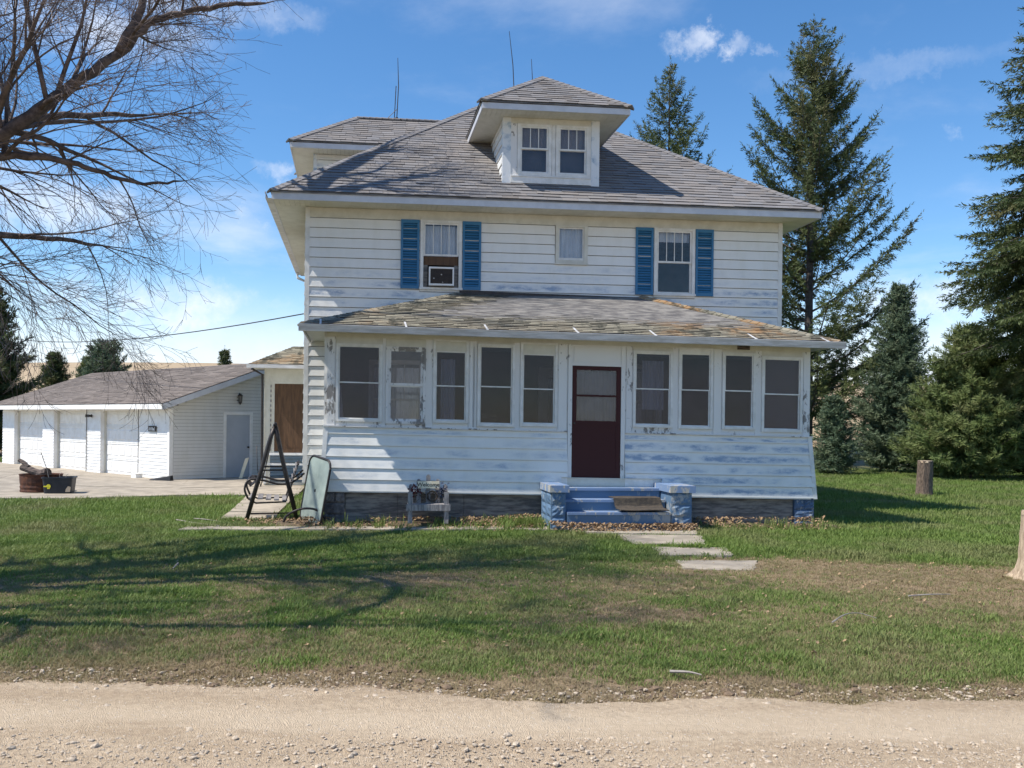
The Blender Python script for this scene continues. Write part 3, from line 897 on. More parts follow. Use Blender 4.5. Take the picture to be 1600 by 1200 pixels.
# fascia and soffit
def fascia_box(a0, a1, b0, b1, z0, z1, th=.025, mat=None, parent=None):
    for (x0, x1, y0, y1) in ((a0, a1, b0, b0 + th), (a0, a1, b1 - th, b1), (a0, a0 + th, b0 + th, b1 - th), (a1 - th, a1, b0 + th, b1 - th)):
        q = HB(); q.box(x0, x1, y0, y1, z0, z1)
        q.box(x0 - .008, x1 + .008, y0 - .008, y1 + .008, z1 + .001, z1 + .012)
        q.build('fascia', mat or M['fascia'], parent or house)
fascia_box(a0 + .02, a1 - .02, b0 + .02, b1 - .02, ZW - .01, ze - .048)
def soffit(a0, a1, b0, b1, wa0, wa1, wb0, wb1, z, parent=None):
    q = HB(); s_ = .10
    x = a0
    while x < a1 - .01:
        e = min(x + s_, a1)
        q.box(x, e - .004, b0, wb0, z, z + .012); q.box(x, e - .004, wb1, b1, z, z + .012); x += s_
    y = wb0
    while y < wb1 - .01:
        e = min(y + s_, wb1)
        q.box(a0, wa0, y, e - .004, z, z + .012); q.box(wa1, a1, y, e - .004, z, z + .012); y += s_
    q.box(a0, a1, b0, b1, z + .014, z + .02)
    return q.build('soffit', M['soffit'], parent or house)
soffit(a0 + .046, a1 - .046, b0 + .046, b1 - .046, .02, HW - .02, -.02, HD + .02, ZW)
# gutter and downspout along the left eave
q = HB()
q.box(a0 - .10, a0 - .095, b0 + .05, b1 - .1, 6.17, 6.29); q.box(a0 - .10, a0 + .018, b0 + .05, b1 - .1, 6.165, 6.172); q.box(a0 - .115, a0 - .095, b0 + .05, b1 - .1, 6.275, 6.295)
g_ = q.build('gutter', M['gutter'], house)
q = HB(); q.tube([(a0 - .05, b1 - .5, 6.17), (a0 - .04, b1 - .5, 6.02), (-.08, b1 - .5, 5.75), (-.06, b1 - .5, .3)], .04, 8); q.build('downspout', M['gutter'], house)

# ---- dormers: one to the front, one to the left
def dormer(pos, name, label, win=True):
    """pos maps (across -1..1 m, depth from wall plane, z) to house coords"""
    mk = lambda: MB(lambda a, b, z: hx(*pos(a, b, z)))
    zb, zs, zt = 6.62, 8.15, 8.30
    wins = [(-.64, -.06, 7.02, 7.98), (.16, .74, 7.02, 7.98)] if win else []
    b = mk()
    for (x0, x1, l, h_) in cut_rects(-.985, .985, zb, zs, wins): b.box(x0, x1, .012, .1, l, h_)
    d_ = b.build(name, M['trim'], house, label=label)
    b = mk(); b.box(-.985, -.9, .1, 4.0, zb, zs); b.box(.9, .985, .1, 4.0, zb, zs); b.box(-.9, .9, .24, .26, 6.62, zs); b.build('side_wall', M['interior'], d_)  # cross panel close behind the windows is added to read as a dark room
    # cheeks with lap siding
    b = mk(); b.uv = []
    for sg in (-1, 1):
        for i in range(8):
            course(None, .06, 3.6, zb + i * .2, min(zb + (i + 1) * .2, zs), 0, [], 0, i, pos=(lambda a, bb, z, sg=sg: (sg * (.985 - bb), a, z)), join=b)
    o = b.build('cheek_siding', M['siding'], d_); o.data.attributes.new('wear', 'FLOAT', 'POINT').data.foreach_set('value', [.6] * len(o.data.vertices)); fix_normals(o)
    # trim: wide corner boards, head and apron
    for sg in (-1, 1):
        b = mk(); b.box(sg * .84, sg * 1.0, -.02, .011, zb, zs - .002); b.box(sg * 1.0, sg * 1.012, -.02, .06, zb, zs - .002)
        b.build('corner_board', M['trim_rub'], d_)
    b = mk(); b.box(-.838, .838, -.008, .0115, 8.03, zs - .003); b.build('head_board', M['soffit'], d_)
    b = mk(); b.box(-.838, .838, -.035, .0115, 6.80, 6.93); b.box(-.838, .838, -.05, .0115, 6.931, 6.955); b.build('apron_board', M['trim'], d_)
    for (x0, x1) in ((-.838, -.71), (.015, .09), (.81, .838)):
        b = mk(); b.box(x0, x1, -.01, .0115, 6.957, 8.028); b.build('mullion', M['peel_more'] if x0 < -.5 else M['trim'], d_)
    for (x0, x1, z0, z1) in wins:
        f = mk(); c_ = .065
        f.box(x0 - c_, x0, -.03, .05, z0 - .06, z1 + .045); f.box(x1, x1 + c_, -.03, .05, z0 - .06, z1 + .045); f.box(x0, x1, -.03, .05, z1, z1 + .045); f.box(x0, x1, -.04, .05, z0 - .06, z0)
        wn = f.build('window', M['trim'], d_)
        zm = (z0 + z1) / 2 + .02
        f = mk(); k = .035
        for (lo, hi, of) in ((zm - .015, z1, -.012), (z0, zm + .015, .014)):
            f.box(x0 + .001, x0 + k, of, of + .024, lo, hi); f.box(x1 - k, x1 - .001, of, of + .024, lo, hi); f.box(x0 + k, x1 - k, of, of + .024, lo, lo + k); f.box(x0 + k, x1 - k, of, of + .024, hi - k, hi)
        for t in (1 / 3, 2 / 3):
            x = lerp(x0 + k, x1 - k, t); f.box(x - .008, x + .008, -.011, .004, zm + .02, z1 - k)
        # sash, panes and curtain all hang in the window frame: join as its glazing children
        d2 = f.build('sash', M['trim'], d_)
        f = mk(); f.box(x0 + k - .003, x1 - k + .003, .0, .004, zm, z1 - k + .003); f.box(x0 + k - .003, x1 - k + .003, .026, .030, z0 + k - .003, zm - .01)
        f.build('pane', M['glass'], d_)
        f = mk()
        for kk in range(12):
            xa, xb = lerp(x0, x1, kk / 12), lerp(x0, x1, (kk + 1) / 12); ya, yb = .12 + .012 * (kk % 2), .12 + .012 * ((kk + 1) % 2)
            f.hexa([(xa, ya, zm), (xb, yb, zm), (xb, yb + .005, zm), (xa, ya + .005, zm), (xa, ya, z1), (xb, yb, z1), (xb, yb + .005, z1), (xa, ya + .005, z1)])
        f.build('curtain', M['blind'], d_)
    # roof: eave all round, hipped to the front, running back into the main roof
    e = 1.53; f0 = -.55; zr_ = zt + e * .70
    A = (-e, f0, zt); B = (e, f0, zt); P_ = (0, f0 + e, zr_); bk = 4.6
    C = (e, bk, zt); D = (-e, bk, zt); Q_ = (0, bk, zr_)
    b = mk()
    lo_ = lambda p: (p[0], p[1], p[2] - .012)
    b.face([lo_(A), lo_(B), lo_(P_)]); b.face([lo_(B), lo_(C), lo_(Q_), lo_(P_)]); b.face([lo_(D), lo_(A), lo_(P_), lo_(Q_)]); b.face([lo_(C), lo_(D), lo_(Q_)])
    bt = [(p[0], p[1], zt - .03) for p in (A, B, C, D)]
    b.face(bt[::-1])
    for i in range(4):
        t_ = (A, B, C, D); b.face([bt[i], bt[(i + 1) % 4], lo_(t_[(i + 1) % 4]), lo_(t_[i])])
    rf = fix_normals(b.build('dormer_roof', M['plywood'], d_))
    def rp(*L): return [Vector(p) for p in L]
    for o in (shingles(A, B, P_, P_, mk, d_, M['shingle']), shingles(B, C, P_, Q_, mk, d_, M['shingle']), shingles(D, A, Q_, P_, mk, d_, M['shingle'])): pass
    for (p, q_) in ((A, P_), (B, P_), (P_, Q_)): caps(Vector(p) + Vector((0, 0, .004)), Vector(q_) + Vector((0, 0, .004)), mk, d_, M['shingle'])
    # fascia / soffit
    b = mk()
    zf0, zf1 = zs - .012, zt - .042
    b.box(-e + .02, e - .02, f0 + .02, f0 + .045, zf0, zf1); b.box(-e + .02, -e + .045, f0 + .045, 3.0, zf0, zf1); b.box(e - .045, e - .02, f0 + .045, 3.0, zf0, zf1)
    b.build('fascia', M['fascia'], d_)
    b = mk(); b.box(-e + .012, e - .012, f0 + .012, f0 + .05, zf1 + .001, zf1 + .012); b.box(-e + .012, -e + .05, f0 + .05, 3.0, zf1 + .001, zf1 + .012); b.box(e - .05, e - .012, f0 + .05, 3.0, zf1 + .001, zf1 + .012)
    b.build('drip_edge', M['darkmetal'], d_)
    b = mk(); x = -e + .046
    while x < e - .05:
        b.box(x, x + .096, f0 + .046, .010, zs, zs + .012); x += .1
    y = .012
    while y < 2.6:
        b.box(-e + .046, -.99, y, y + .096, zs, zs + .012); b.box(.99, e - .046, y, y + .096, zs, zs + .012); y += .1
    b.build('soffit', M['soffit'], d_)
    return d_
M['trim_rub'] = simple('rubbed_corner_trim', (.70, .72, .73), (.30, .40, .50), 3.0, .55, .08, lo=.34, hi=.5)
dormer(lambda a, b, z: (4.97 + a, b, z), 'dormer', 'front dormer with two sash windows and hipped roof')
dormer(lambda a, b, z: (b, 4.25 - a, z), 'dormer', 'left side dormer seen from its end', win=False)

# lightning rods and antenna
for (p, q_, r_) in (((1.96, 4.25, 9.36), (1.97, 4.25, 10.9), .014), ((4.91, 4.25, 9.84), (4.75, 4.25, 11.72), .013), ((5.33, 4.25, 9.84), (5.32, 4.25, 11.05), .012)):
    b = HB()
    mid = tuple(lerp(x, y, .55) for x, y in zip(p, q_)); mid = (mid[0] + .03, mid[1], mid[2])
    b.tube([p, mid, q_], [r_, r_ * .9, r_ * .5], 6)
    b.tube([(p[0], p[1], p[2] - .02), (p[0], p[1], p[2] + .06)], r_ * 2.4, 8)
    if p[0] < 2:
        b.tube([(1.90, 4.25, 9.34), (1.935, 4.25, 10.2)], .012, 6); b.tube([(1.7, 4.2, 9.34), (1.96, 4.25, 9.62)], .008, 5)
    b.build('lightning_rod', M['darkmetal'], house)

# ------------------------------------------------------------------ enclosed porch
PF = -2.5                                   # front plane
PA0, PA1 = .52, 9.35
# floor, ceiling
b = PB(); b.box(PA0, PA1, PF + .02, -.03, .70, .86); b.build('porch_floor', M['greywood'], house)
b = PB(); b.box(PA0, PA1, PF + .0, -.03, 3.36, 3.40); b.build('porch_ceiling', M['ceiling'], house)
# header above the windows
b = PB(); b.box(PA0, PA1, PF - .012, PF + .1, 3.335, 3.46); b.build('header_board', M['soffit'], house)
wins = [  # a0, a1, z0, z1 (at a=.5 level, before settlement), style
    (.68, 1.49, 1.85, 3.22, 'plain'), (1.55, 2.25, 1.83, 3.19, 'storm'), (2.38, 3.01, 1.86, 3.345, 'tall'), (3.17, 3.84, 1.82, 3.29, 'loose'), (3.94, 4.61, 1.84, 3.345, 'tall'),
    (6.00, 6.74, 1.87, 3.26, 'plain'), (6.85, 7.49, 1.86, 3.345, 'tall2'), (7.67, 8.30, 1.87, 3.28, 'plain'), (8.42, 9.20, 1.84, 3.23, 'shade')]
DOOR = (4.88, 5.78, .88 + .055, 2.90 + .055)
SILL = 1.775
for i, (x0, x1, z0, z1, st) in enumerate(wins):
    mat = M['peel_more'] if st == 'storm' else M['trim']
    tp = {'tall': .17, 'tall2': .07}.get(st, 0.0)
    f = PB(); c_ = .045; o_ = PF - (.035 if st != 'loose' else .05)
    x0, x1 = x0 + c_, x1 - c_; z0 += c_; z1 -= c_ * .8
    f.box(x0 - c_, x0, o_, PF + .05, z0 - c_, z1 + c_ * .8); f.box(x1, x1 + c_, o_, PF + .05, z0 - c_, z1 + c_ * .8)
    f.box(x0, x1, o_, PF + .05, z1, z1 + c_ * .8); f.box(x0, x1, o_ - .012, PF + .05, z0 - c_, z0)
    w_ = f.build('porch_window', M['peel_more'] if st == 'storm' else M['trim'], house)
    zt = z1 - tp
    if tp:
        f = PB(); f.box(x0, x1, PF - .02, PF + .01, zt, z1 - .001); f.build('top_panel', M['soffit'] if st == 'tall' else M['trim'], w_)
    zm = lerp(z0, zt, .5 if st != 'loose' else .48)
    k = .022 if st != 'storm' else .045
    for (lo, hi, of, nm) in ((zm - .012, zt, -.012, 'upper_sash'), (z0, zm + .012, .012, 'lower_sash')):
        f = PB()
        f.box(x0 + .001, x0 + k, PF + of, PF + of + .022, lo, hi); f.box(x1 - k, x1 - .001, PF + of, PF + of + .022, lo, hi)
        f.box(x0 + k, x1 - k, PF + of, PF + of + .022, lo, lo + k); f.box(x0 + k, x1 - k, PF + of, PF + of + .022, hi - k, hi)
        f.build(nm, mat, w_)
        f = PB(); f.box(x0 + k - .003, x1 - k + .003, PF + of + .009, PF + of + .013, lo + k - .003, hi - k + .003)
        f.build('pane', M['glass'] if st in ('storm',) else M['screen'], w_)
    if st == 'shade':
        f = PB(); f.box(x0, x1, PF + .07, PF + .075, z0 - .02, zt + .02); f.build('roller_blind', M['blind'], w_)
    if i in (2, 5):
        f = PB(); cx0, cx1 = (x0 + .12, x0 + .38) if i == 2 else (x0 + .22, x1 - .02)
        for kk in range(12):
            xa, xb = lerp(cx0, cx1, kk / 12), lerp(cx0, cx1, (kk + 1) / 12); ya, yb = PF + .30 + .02 * (kk % 2), PF + .30 + .02 * ((kk + 1) % 2)
            zb_ = z0 - .05 if i == 2 else 2.2
            f.hexa([(xa, ya, zb_), (xb, yb, zb_), (xb, yb + .005, zb_), (xa, ya + .005, zb_), (xa, ya, zt - .12), (xb, yb, zt - .12), (xb, yb + .005, zt - .12), (xa, ya + .005, zt - .12)])
        f.build('hanging_curtain', M['curtain'], w_)
    if i in (3, 6):
        f = PB(); f.box(x0 + .05, x1 - .2, PF + .5, PF + .9, 1.3, 2.05 if i == 3 else 1.95); f.build('stored_box', M['plywood' if i == 3 else 'brownply'], w_)
    if i == 0:
        f = PB(); f.hexa([(x0 + .0, PF + .35, 1.75), (x0 + .10, PF + .35, 1.75), (x0 + .10, PF + .38, 1.75), (x0, PF + .38, 1.75), (x0 - .02, PF + .3, 2.5), (x0 + .04, PF + .3, 2.5), (x0 + .04, PF + .33, 2.5), (x0 - .02, PF + .33, 2.5)]); f.build('sunbeam_strip', M['trim'], w_)  # pale slanted strip stands in for the sunbeam inside the porch
    if st == 'loose':
        f = PB(); f.box(x0 - c_ - .085, x0 - c_ - .045, PF - .02, PF + .02, 1.80, z1 - .02); f.build('stop_strip', M['peel'], w_)
# posts and fillers between the windows, from sill to header
edges = []
xs_ = [PA0] + [v for w_ in wins[:5] for v in (w_[0], w_[1])] + [DOOR[0] - .075, DOOR[1] + .075] + [v for w_ in wins[5:] for v in (w_[0], w_[1])] + [PA1]
for k in range(0, len(xs_), 2):
    p0, p1 = xs_[k] + .002, xs_[k + 1] - .002
    if p1 - p0 < .012: continue
    f = PB(); f.box(p0, p1, PF - .006, PF + .075, SILL, 3.334)
    if p1 - p0 > .13: f.box(p0 + .02, p1 - .02, PF - .02, PF - .006, SILL, 3.333)
    f.build('post', M['peel_more'] if k in (0, len(xs_) - 2) or abs(p0 - 5.86) < .03 else M['peel'], house)
# strip above and below each window
for (x0, x1, z0, z1, st) in wins:
    if z1 < 3.33:
        f = PB(); f.box(x0, x1, PF - .002, PF + .06, z1 + .001, 3.334); f.build('head_strip', M['soffit'], house)
    f = PB(); f.box(x0, x1, PF - .002, PF + .06, SILL, z0 - .001); f.build('sub_sill', M['peel_more'] if st in ('storm', 'plain') else M['peel'], house)
# wasp-nest like dark stain patch under the eave near the right: a rotted board end
f = PB(); f.box(7.95, 8.18, PF - .03, PF - .013, 3.34, 3.43); f.build('rotted_board', M['pit_log'], house, label='dark rotted board end under the right porch gutter')

# ---- front door with its frame
x0, x1, z0, z1 = DOOR
f = PB(); f.box(x0 - .073, x0, PF - .035, PF + .06, z0 - .02, 3.333); f.box(x1, x1 + .073, PF - .035, PF + .06, z0 - .02, 3.333)
f.box(x0, x1, PF - .03, PF + .06, z1, z1 + .045); f.box(x0, x1, PF - .018, PF + .05, z1 + .046, 3.333)
f.box(x0 + .03, x1 - .03, PF - .03, PF - .0185, z1 + .07, 3.29)
fr = f.build('door_frame', M['peel'], house)
f = PB(); st = .085
f.box(x0 + .004, x0 + st, PF - .022, PF + .012, z0, z1 - .004); f.box(x1 - st, x1 - .004, PF - .022, PF + .012, z0, z1 - .004)
f.box(x0 + st, x1 - st, PF - .022, PF + .012, z1 - .075, z1 - .004)
f.box(x0 + st, x1 - st, PF - .022, PF + .012, z0, z0 + .12)
f.box(x0 + st, x1 - st, PF - .022, PF + .012, z1 - 1.06, z1 - .99)
f.box(x0 + st, x1 - st, PF - .022, PF + .012, z1 - .555, z1 - .52)
f.box(x0 + st, x1 - st, PF - .014, PF + .008, z0 + .12, z1 - 1.06)
dr = f.build('front_door', M['maroon'], house, label='maroon wooden screen door with two upper panes')
for (lo, hi) in ((z1 - .52, z1 - .075), (z1 - .99, z1 - .555)):
    f = PB(); f.box(x0 + st - .003, x1 - st + .003, PF - .006, PF - .002, lo - .003, hi + .003); f.build('pane', M['glass'], dr)
f = PB(); f.tube([(x0 + .05, PF - .045, z0 + .98), (x0 + .05, PF - .02, z0 + .98)], .016, 8); f.build('handle', M['darkmetal'], dr)
f = PB()
for kk in range(24):
    xa, xb = lerp(x0 + .07, x1 - .07, kk / 24), lerp(x0 + .07, x1 - .07, (kk + 1) / 24)
    ya, yb = PF + .05 + .012 * math.sin(kk * 1.7), PF + .05 + .012 * math.sin((kk + 1) * 1.7)
    f.hexa([(xa, ya, z1 - 1.0), (xb, yb, z1 - 1.0), (xb, yb + .004, z1 - 1.0), (xa, ya + .004, z1 - 1.0), (xa, ya, z1 - .09), (xb, yb, z1 - .09), (xb, yb + .004, z1 - .09), (xa, ya + .004, z1 - .09)])
f.build('curtain', M['interior'], dr)
f = PB(); f.box(4.70, 6.52, PF - .055, PF + .01, .765, .925); f.box(4.70, 6.52, PF - .075, PF + .01, .926, .936)
f.build('threshold_board', M['soffit'], house)

# ---- flared skirt with lap siding
def flare(z): return .085 * (1 - sstep(z, .62, 1.80))
def skirt(a0, a1, e0, e1, wear, i0):
    f = PB(); f.hexa([(a0, PF - flare(.64) + .008, .64), (a1, PF - flare(.64), .64), (a1, PF + .06, .64), (a0, PF + .06, .64), (a0, PF - .0, 1.752), (a1, PF - .0, 1.752), (a1, PF + .06, 1.752), (a0, PF + .06, 1.752)])
    s_ = f.build('porch_skirt', M['trim'], house)
    z = .635; i = 0
    while z < 1.74:
        t = min(z + .2, 1.752)
        course(s_, a0, a1, z, t, PF, [(4.69, 6.53, .5, .94)], wear * rnd.uniform(.75, 1.15), i0 + i, mk=PB, flare=flare,
               ends=lambda zz, e0=e0, e1=e1: (e0 * flare(zz), e1 * flare(zz)))
        z = t; i += 1
    return s_
skirt(PA0 + .03, DOOR[0] - .08, -.7, 0, .62, 100)
skirt(DOOR[1] + .08, PA1 - .01, 0, 1.1, 1.35, 120)
for (a_, sg) in ((PA0, -1), (PA1, 1)):
    f = PB(); w0 = .075
    q0, q1 = a_ + sg * flare(.63) * .9, a_
    f.hexa([(q0 - w0 / 2, PF - .03 - flare(.63), .62), (q0 + w0 / 2, PF - .03 - flare(.63), .62), (q0 + w0 / 2, PF + .05, .62), (q0 - w0 / 2, PF + .05, .62),
            (q1 - w0 / 2, PF - .03, 1.755), (q1 + w0 / 2, PF - .03, 1.755), (q1 + w0 / 2, PF + .05, 1.755), (q1 - w0 / 2, PF + .05, 1.755)])
    f.build('corner_board', M['trim'], house)
for (x0, x1) in ((PA0 - .05, DOOR[0] - .08), (DOOR[1] + .08, PA1 + .05)):
    f = PB(); f.box(x0, x1, PF - .05, PF + .05, 1.754, 1.774); f.build('sill_ledge', M['peel_more'], house)
f = PB(); f.box(PA0, 4.69, PF - .105, PF - .07, .612, .636); f.box(6.53, PA1, PF - .105, PF - .07, .612, .636); f.build('drip_board', M['trim'], house)
# ---- porch side walls
for (a_, sg) in ((PA0, -1), (PA1, 1)):
    f = PB(); f.box(a_ - .04, a_ + .04, PF + .08, -.04, .62, 1.75); sw = f.build('porch_side_wall', M['trim'], house)
    b_ = PB(); b_.uv = []
    for i in range(5):
        course(None, PF + .06, -.04, .635 + i * .22, .635 + (i + 1) * .22, 0, [], .5, i, pos=(lambda x, y, z, a_=a_, sg=sg: (a_ + sg * (.04 - y), x, z)), join=b_)
    o = b_.build('side_siding', M['siding'], sw); o.data.attributes.new('wear', 'FLOAT', 'POINT').data.foreach_set('value', [.6] * len(o.data.vertices)); fix_normals(o)
    for y0 in (PF + .08, -1.70, -.90, -.12):
        f = PB(); f.box(a_ - .045, a_ + .045, y0, y0 + .08, 1.77, 3.35); f.build('side_post', M['peel'], house)
    f = PB(); f.box(a_ - .05, a_ + .05, PF + .08, -.04, 1.75, 1.769); f.box(a_ - .05, a_ + .05, PF + .1, -.04, 3.22, 3.45); f.build('side_rail', M['peel'], house)
    for (y0, y1) in ((PF + .161, -1.701), (-1.619, -.901), (-.819, -.121)):
        f = PB(); f.box(a_ - .02, a_ + .02, y0, y1, 2.47, 2.51); wn = f.build('side_window', M['trim'], house)
        f = PB(); f.box(a_ - .004, a_ + .004, y0, y1, 1.77, 2.47); f.build('pane', M['screen'], wn)
        f = PB(); f.box(a_ - .004, a_ + .004, y0, y1, 2.51, 3.22); f.build('pane', M['screen'], wn)
# ---- foundation under the porch: block piers and plywood panels
def block_pier(a0, a1, mat, lab):
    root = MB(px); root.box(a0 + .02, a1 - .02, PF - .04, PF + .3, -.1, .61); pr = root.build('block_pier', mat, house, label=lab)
    for r_ in range(3):
        z0, z1 = .02 + r_ * .2, .02 + r_ * .2 + .192
        n_ = 2 if (a1 - a0) > .3 and r_ % 2 == 0 else 1
        for k in range(n_):
            x0, x1 = lerp(a0, a1, k / n_) + .003, lerp(a0, a1, (k + 1) / n_) - .003
            g = 7; f = PB(); idx0 = []
            P = []
            for j in range(g):
                for i in range(g):
                    u, v = i / (g - 1), j / (g - 1)
                    e = min(u, v, 1 - u, 1 - v)
                    d_ = .012 + (.03 * min(1, e * 6) * rnd.uniform(.35, 1.1) if e > 0 else 0)
                    P.append((lerp(x0, x1, u), PF - .045 - d_, lerp(z0, z1, v)))
            i0 = f.pts(P)
            for j in range(g - 1):
                for i in range(g - 1):
                    f.f.append((i0 + j * g + i, i0 + j * g + i + 1, i0 + (j + 1) * g + i + 1, i0 + (j + 1) * g + i)); f.c.append(None)
            bk = f.pts([(x0, PF + .1, z0), (x1, PF + .1, z0), (x1, PF + .1, z1), (x0, PF + .1, z1)])
            cs = [i0, i0 + g - 1, i0 + g * g - 1, i0 + g * (g - 1)]
            ring = [[i0 + i for i in range(g)], [i0 + j * g + g - 1 for j in range(g)], [i0 + g * (g - 1) + i for i in reversed(range(g))], [i0 + j * g for j in reversed(range(g))]]
            for s_ in range(4):
                f.f.append(tuple(ring[s_][::-1] + [bk + s_, bk + (s_ + 1) % 4])); f.c.append(None)
            fix_normals(f.build('block', mat, pr))
block_pier(PA0 - .02, .86, M['block'], 'bare grey rough-faced block pier at the left porch corner')
block_pier(9.05, PA1 + .08, M['peel_blue'], 'blue painted rough-faced block pier at the right porch corner')
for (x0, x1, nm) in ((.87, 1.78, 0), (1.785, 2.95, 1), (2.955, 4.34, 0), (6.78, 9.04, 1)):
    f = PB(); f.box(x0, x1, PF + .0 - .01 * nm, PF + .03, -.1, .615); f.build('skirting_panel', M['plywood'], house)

# ---- porch roof (hipped against the wall), settled to the right
pe0, pe1, pb = .10, 9.68, -2.96
zeL = 3.50
run = 2.98
rz = 4.52
A = (pe0, pb, zeL); B = (pe1, pb, zeL); TL = (3.1, -.03, rz); TR = (6.9, -.03, rz + .08)
WL = (pe0, -.03, zeL); WR = (pe1, -.03, zeL)
b = PB(); lo_ = lambda p: (p[0], p[1], p[2] - .012)
b.face([lo_(A), lo_(B), lo_(TR), lo_(TL)]); b.face([lo_(B), lo_(WR), lo_(TR)]); b.face([lo_(WL), lo_(A), lo_(TL)]); b.face([lo_(WR), lo_(WL), lo_(TL), lo_(TR)])
bt = [(p[0], p[1], zeL - .035) for p in (A, B, WR, WL)]
b.face(bt[::-1])
t_ = (A, B, WR, WL)
for i in range(4): b.face([bt[i], bt[(i + 1) % 4], lo_(t_[(i + 1) % 4]), lo_(t_[i])])
proof = fix_normals(b.build('porch_roof', M['plywood'], house))
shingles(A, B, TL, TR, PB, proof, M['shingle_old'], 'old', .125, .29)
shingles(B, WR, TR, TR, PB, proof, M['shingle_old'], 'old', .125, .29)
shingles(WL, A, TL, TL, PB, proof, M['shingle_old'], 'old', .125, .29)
caps(Vector(A) + Vector((0, 0, .002)), Vector(TL) + Vector((0, 0, .002)), PB, proof, M['shingle_old'], 'old', wdt=.11)
caps(Vector(B) + Vector((0, 0, .002)), Vector(TR) + Vector((0, 0, .002)), PB, proof, M['shingle_old'], 'old', wdt=.11)
f = PB(); f.box(TL[0], TR[0], -.075, -.026, rz - .01, rz + .055); f.build('flashing', M['darkmetal'], proof)
# soffit + fascia + gutter
f = PB(); f.box(pe0 + .03, pe1 - .03, pb + .03, PF - .014, 3.455, 3.462); f.box(pe0 + .03, PA0 - .06, PF, -.04, 3.455, 3.462); f.box(PA1 + .06, pe1 - .03, PF, -.04, 3.455, 3.462); f.build('porch_soffit', M['soffit'], house)
f = PB(); f.box(pe0 + .005, pe1 - .005, pb + .005, pb + .029, 3.43, 3.462); f.box(pe0 + .005, pe0 + .029, pb + .03, -.03, 3.40, 3.462); f.box(pe1 - .029, pe1 - .005, pb + .03, -.03, 3.40, 3.462); f.build('porch_fascia', M['fascia'], house)
f = PB()
for (x0, x1) in ((pe0 - .04, 3.1), (3.104, 6.6), (6.604, pe1 + .05)):
    f.box(x0, x1, pb - .004, pb + .002, 3.375, 3.49); f.box(x0, x1, pb - .085, pb - .004, 3.372, 3.38)
    f.hexa([(x0, pb - .088, 3.38), (x1, pb - .088, 3.38), (x1, pb - .082, 3.38), (x0, pb - .082, 3.38), (x0, pb - .115, 3.478), (x1, pb - .115, 3.478), (x1, pb - .109, 3.478), (x0, pb - .109, 3.478)])
    f.box(x0, x1, pb - .122, pb - .106, 3.478, 3.49)
f.box(pe0 - .043, pe0 - .04, pb - .11, pb, 3.372, 3.488); f.box(pe1 + .05, pe1 + .053, pb - .11, pb, 3.372, 3.488)
gut = f.build('porch_gutter', M['gutter'], house)
for a_ in (.42, 1.87, 3.27, 4.86, 6.25, 8.08, 9.42):
    f = PB(); s0 = (rz - zeL) / 2.97
    f.hexa([(a_ - .016, pb - .115, 3.492), (a_ + .016, pb - .115, 3.492), (a_ + .016, pb - .1, 3.485), (a_ - .016, pb - .1, 3.485),
            (a_ - .016, pb + .02, 3.53), (a_ + .016, pb + .02, 3.53), (a_ + .016, pb + .02, 3.522), (a_ - .016, pb + .02, 3.522)])
    f.hexa([(a_ - .016, pb + .02, 3.522), (a_ + .016, pb + .02, 3.522), (a_ + .006, pb + .26, 3.522 + .26 * s0), (a_ - .026, pb + .26, 3.522 + .26 * s0),
            (a_ - .016, pb + .02, 3.53), (a_ + .016, pb + .02, 3.53), (a_ + .006, pb + .26, 3.53 + .26 * s0), (a_ - .026, pb + .26, 3.53 + .26 * s0)])
    f.build('gutter_strap', M['gutter'], gut)

# ------------------------------------------------------------------ rear entry at the left side
EB = 7.2
f = HB()
f.box(-1.47, -1.30, EB, EB + .12, .1, 3.32); f.box(-1.30, -1.19, EB + .02, EB + .10, 2.86, 3.32); f.box(-1.19, .0, EB + .02, EB + .10, 2.86, 3.32); f.box(-1.30, -1.19, EB + .02, EB + .1, .95, 2.86)
en = f.build('rear_entry', M['soffit'], house, label='small rear entry with boarded opening beyond the left house corner')
f = HB(); f.box(-1.19, -.0, EB + .05, EB + .08, .98, 2.86); f.build('boarded_panel', M['brownply'], en)
f = HB(); f.box(-1.35, .0, EB - .06, EB + .1, .88, .945); f.box(-1.45, .0, EB - .02, EB + .02, .60, .66); f.box(-1.47, -1.40, EB - .04, EB + .04, .1, .9); f.build('rail', M['white'], en)
f = HB(); f.box(-1.47, .0, EB + .1, EB + 1.3, .05, .12); f.box(-1.47, -1.40, EB + .13, EB + 1.3, .1, 3.32); f.build('side_wall', M['soffit'], en)
f = HB()
for k in range(14): f.box(-1.30, -1.272, EB - .012, EB + .018, 1.0 + k * .135, 1.0 + k * .135 + .07)
f.build('bracket_strip', M['greywood'], en)
f = HB(); f.box(-1.0, -.2, EB - .02, EB + .04, .95, 1.05); f.build('box_on_rail', M['brownply'], en)
ea, eb0, eb1, ez = -1.85, EB - .42, EB + 2.2, 3.36
f = HB()
P0, P1, P2, P3 = (ea, eb0, ez), (.05, eb0, ez), (.05, eb1, ez + .55), (ea + .9, eb1, ez + .55)
f.hexa([(ea, eb0, ez - .03), (-.02, eb0, ez - .03), (-.02, eb1, ez - .03), (ea, eb1, ez - .03), (ea, eb0, ez), (-.02, eb0, ez), (-.02, eb0 + 1.6, ez + .62), (ea + 1.1, eb0 + 1.6, ez + .62)])
er = fix_normals(f.build('entry_roof', M['plywood'], en))
shingles((ea, eb0, ez + .01), (-.02, eb0, ez + .01), (ea + 1.1, eb0 + 1.6, ez + .63), (-.02, eb0 + 1.6, ez + .63), HB, en, M['shingle_old'], 'old', .125, .29)
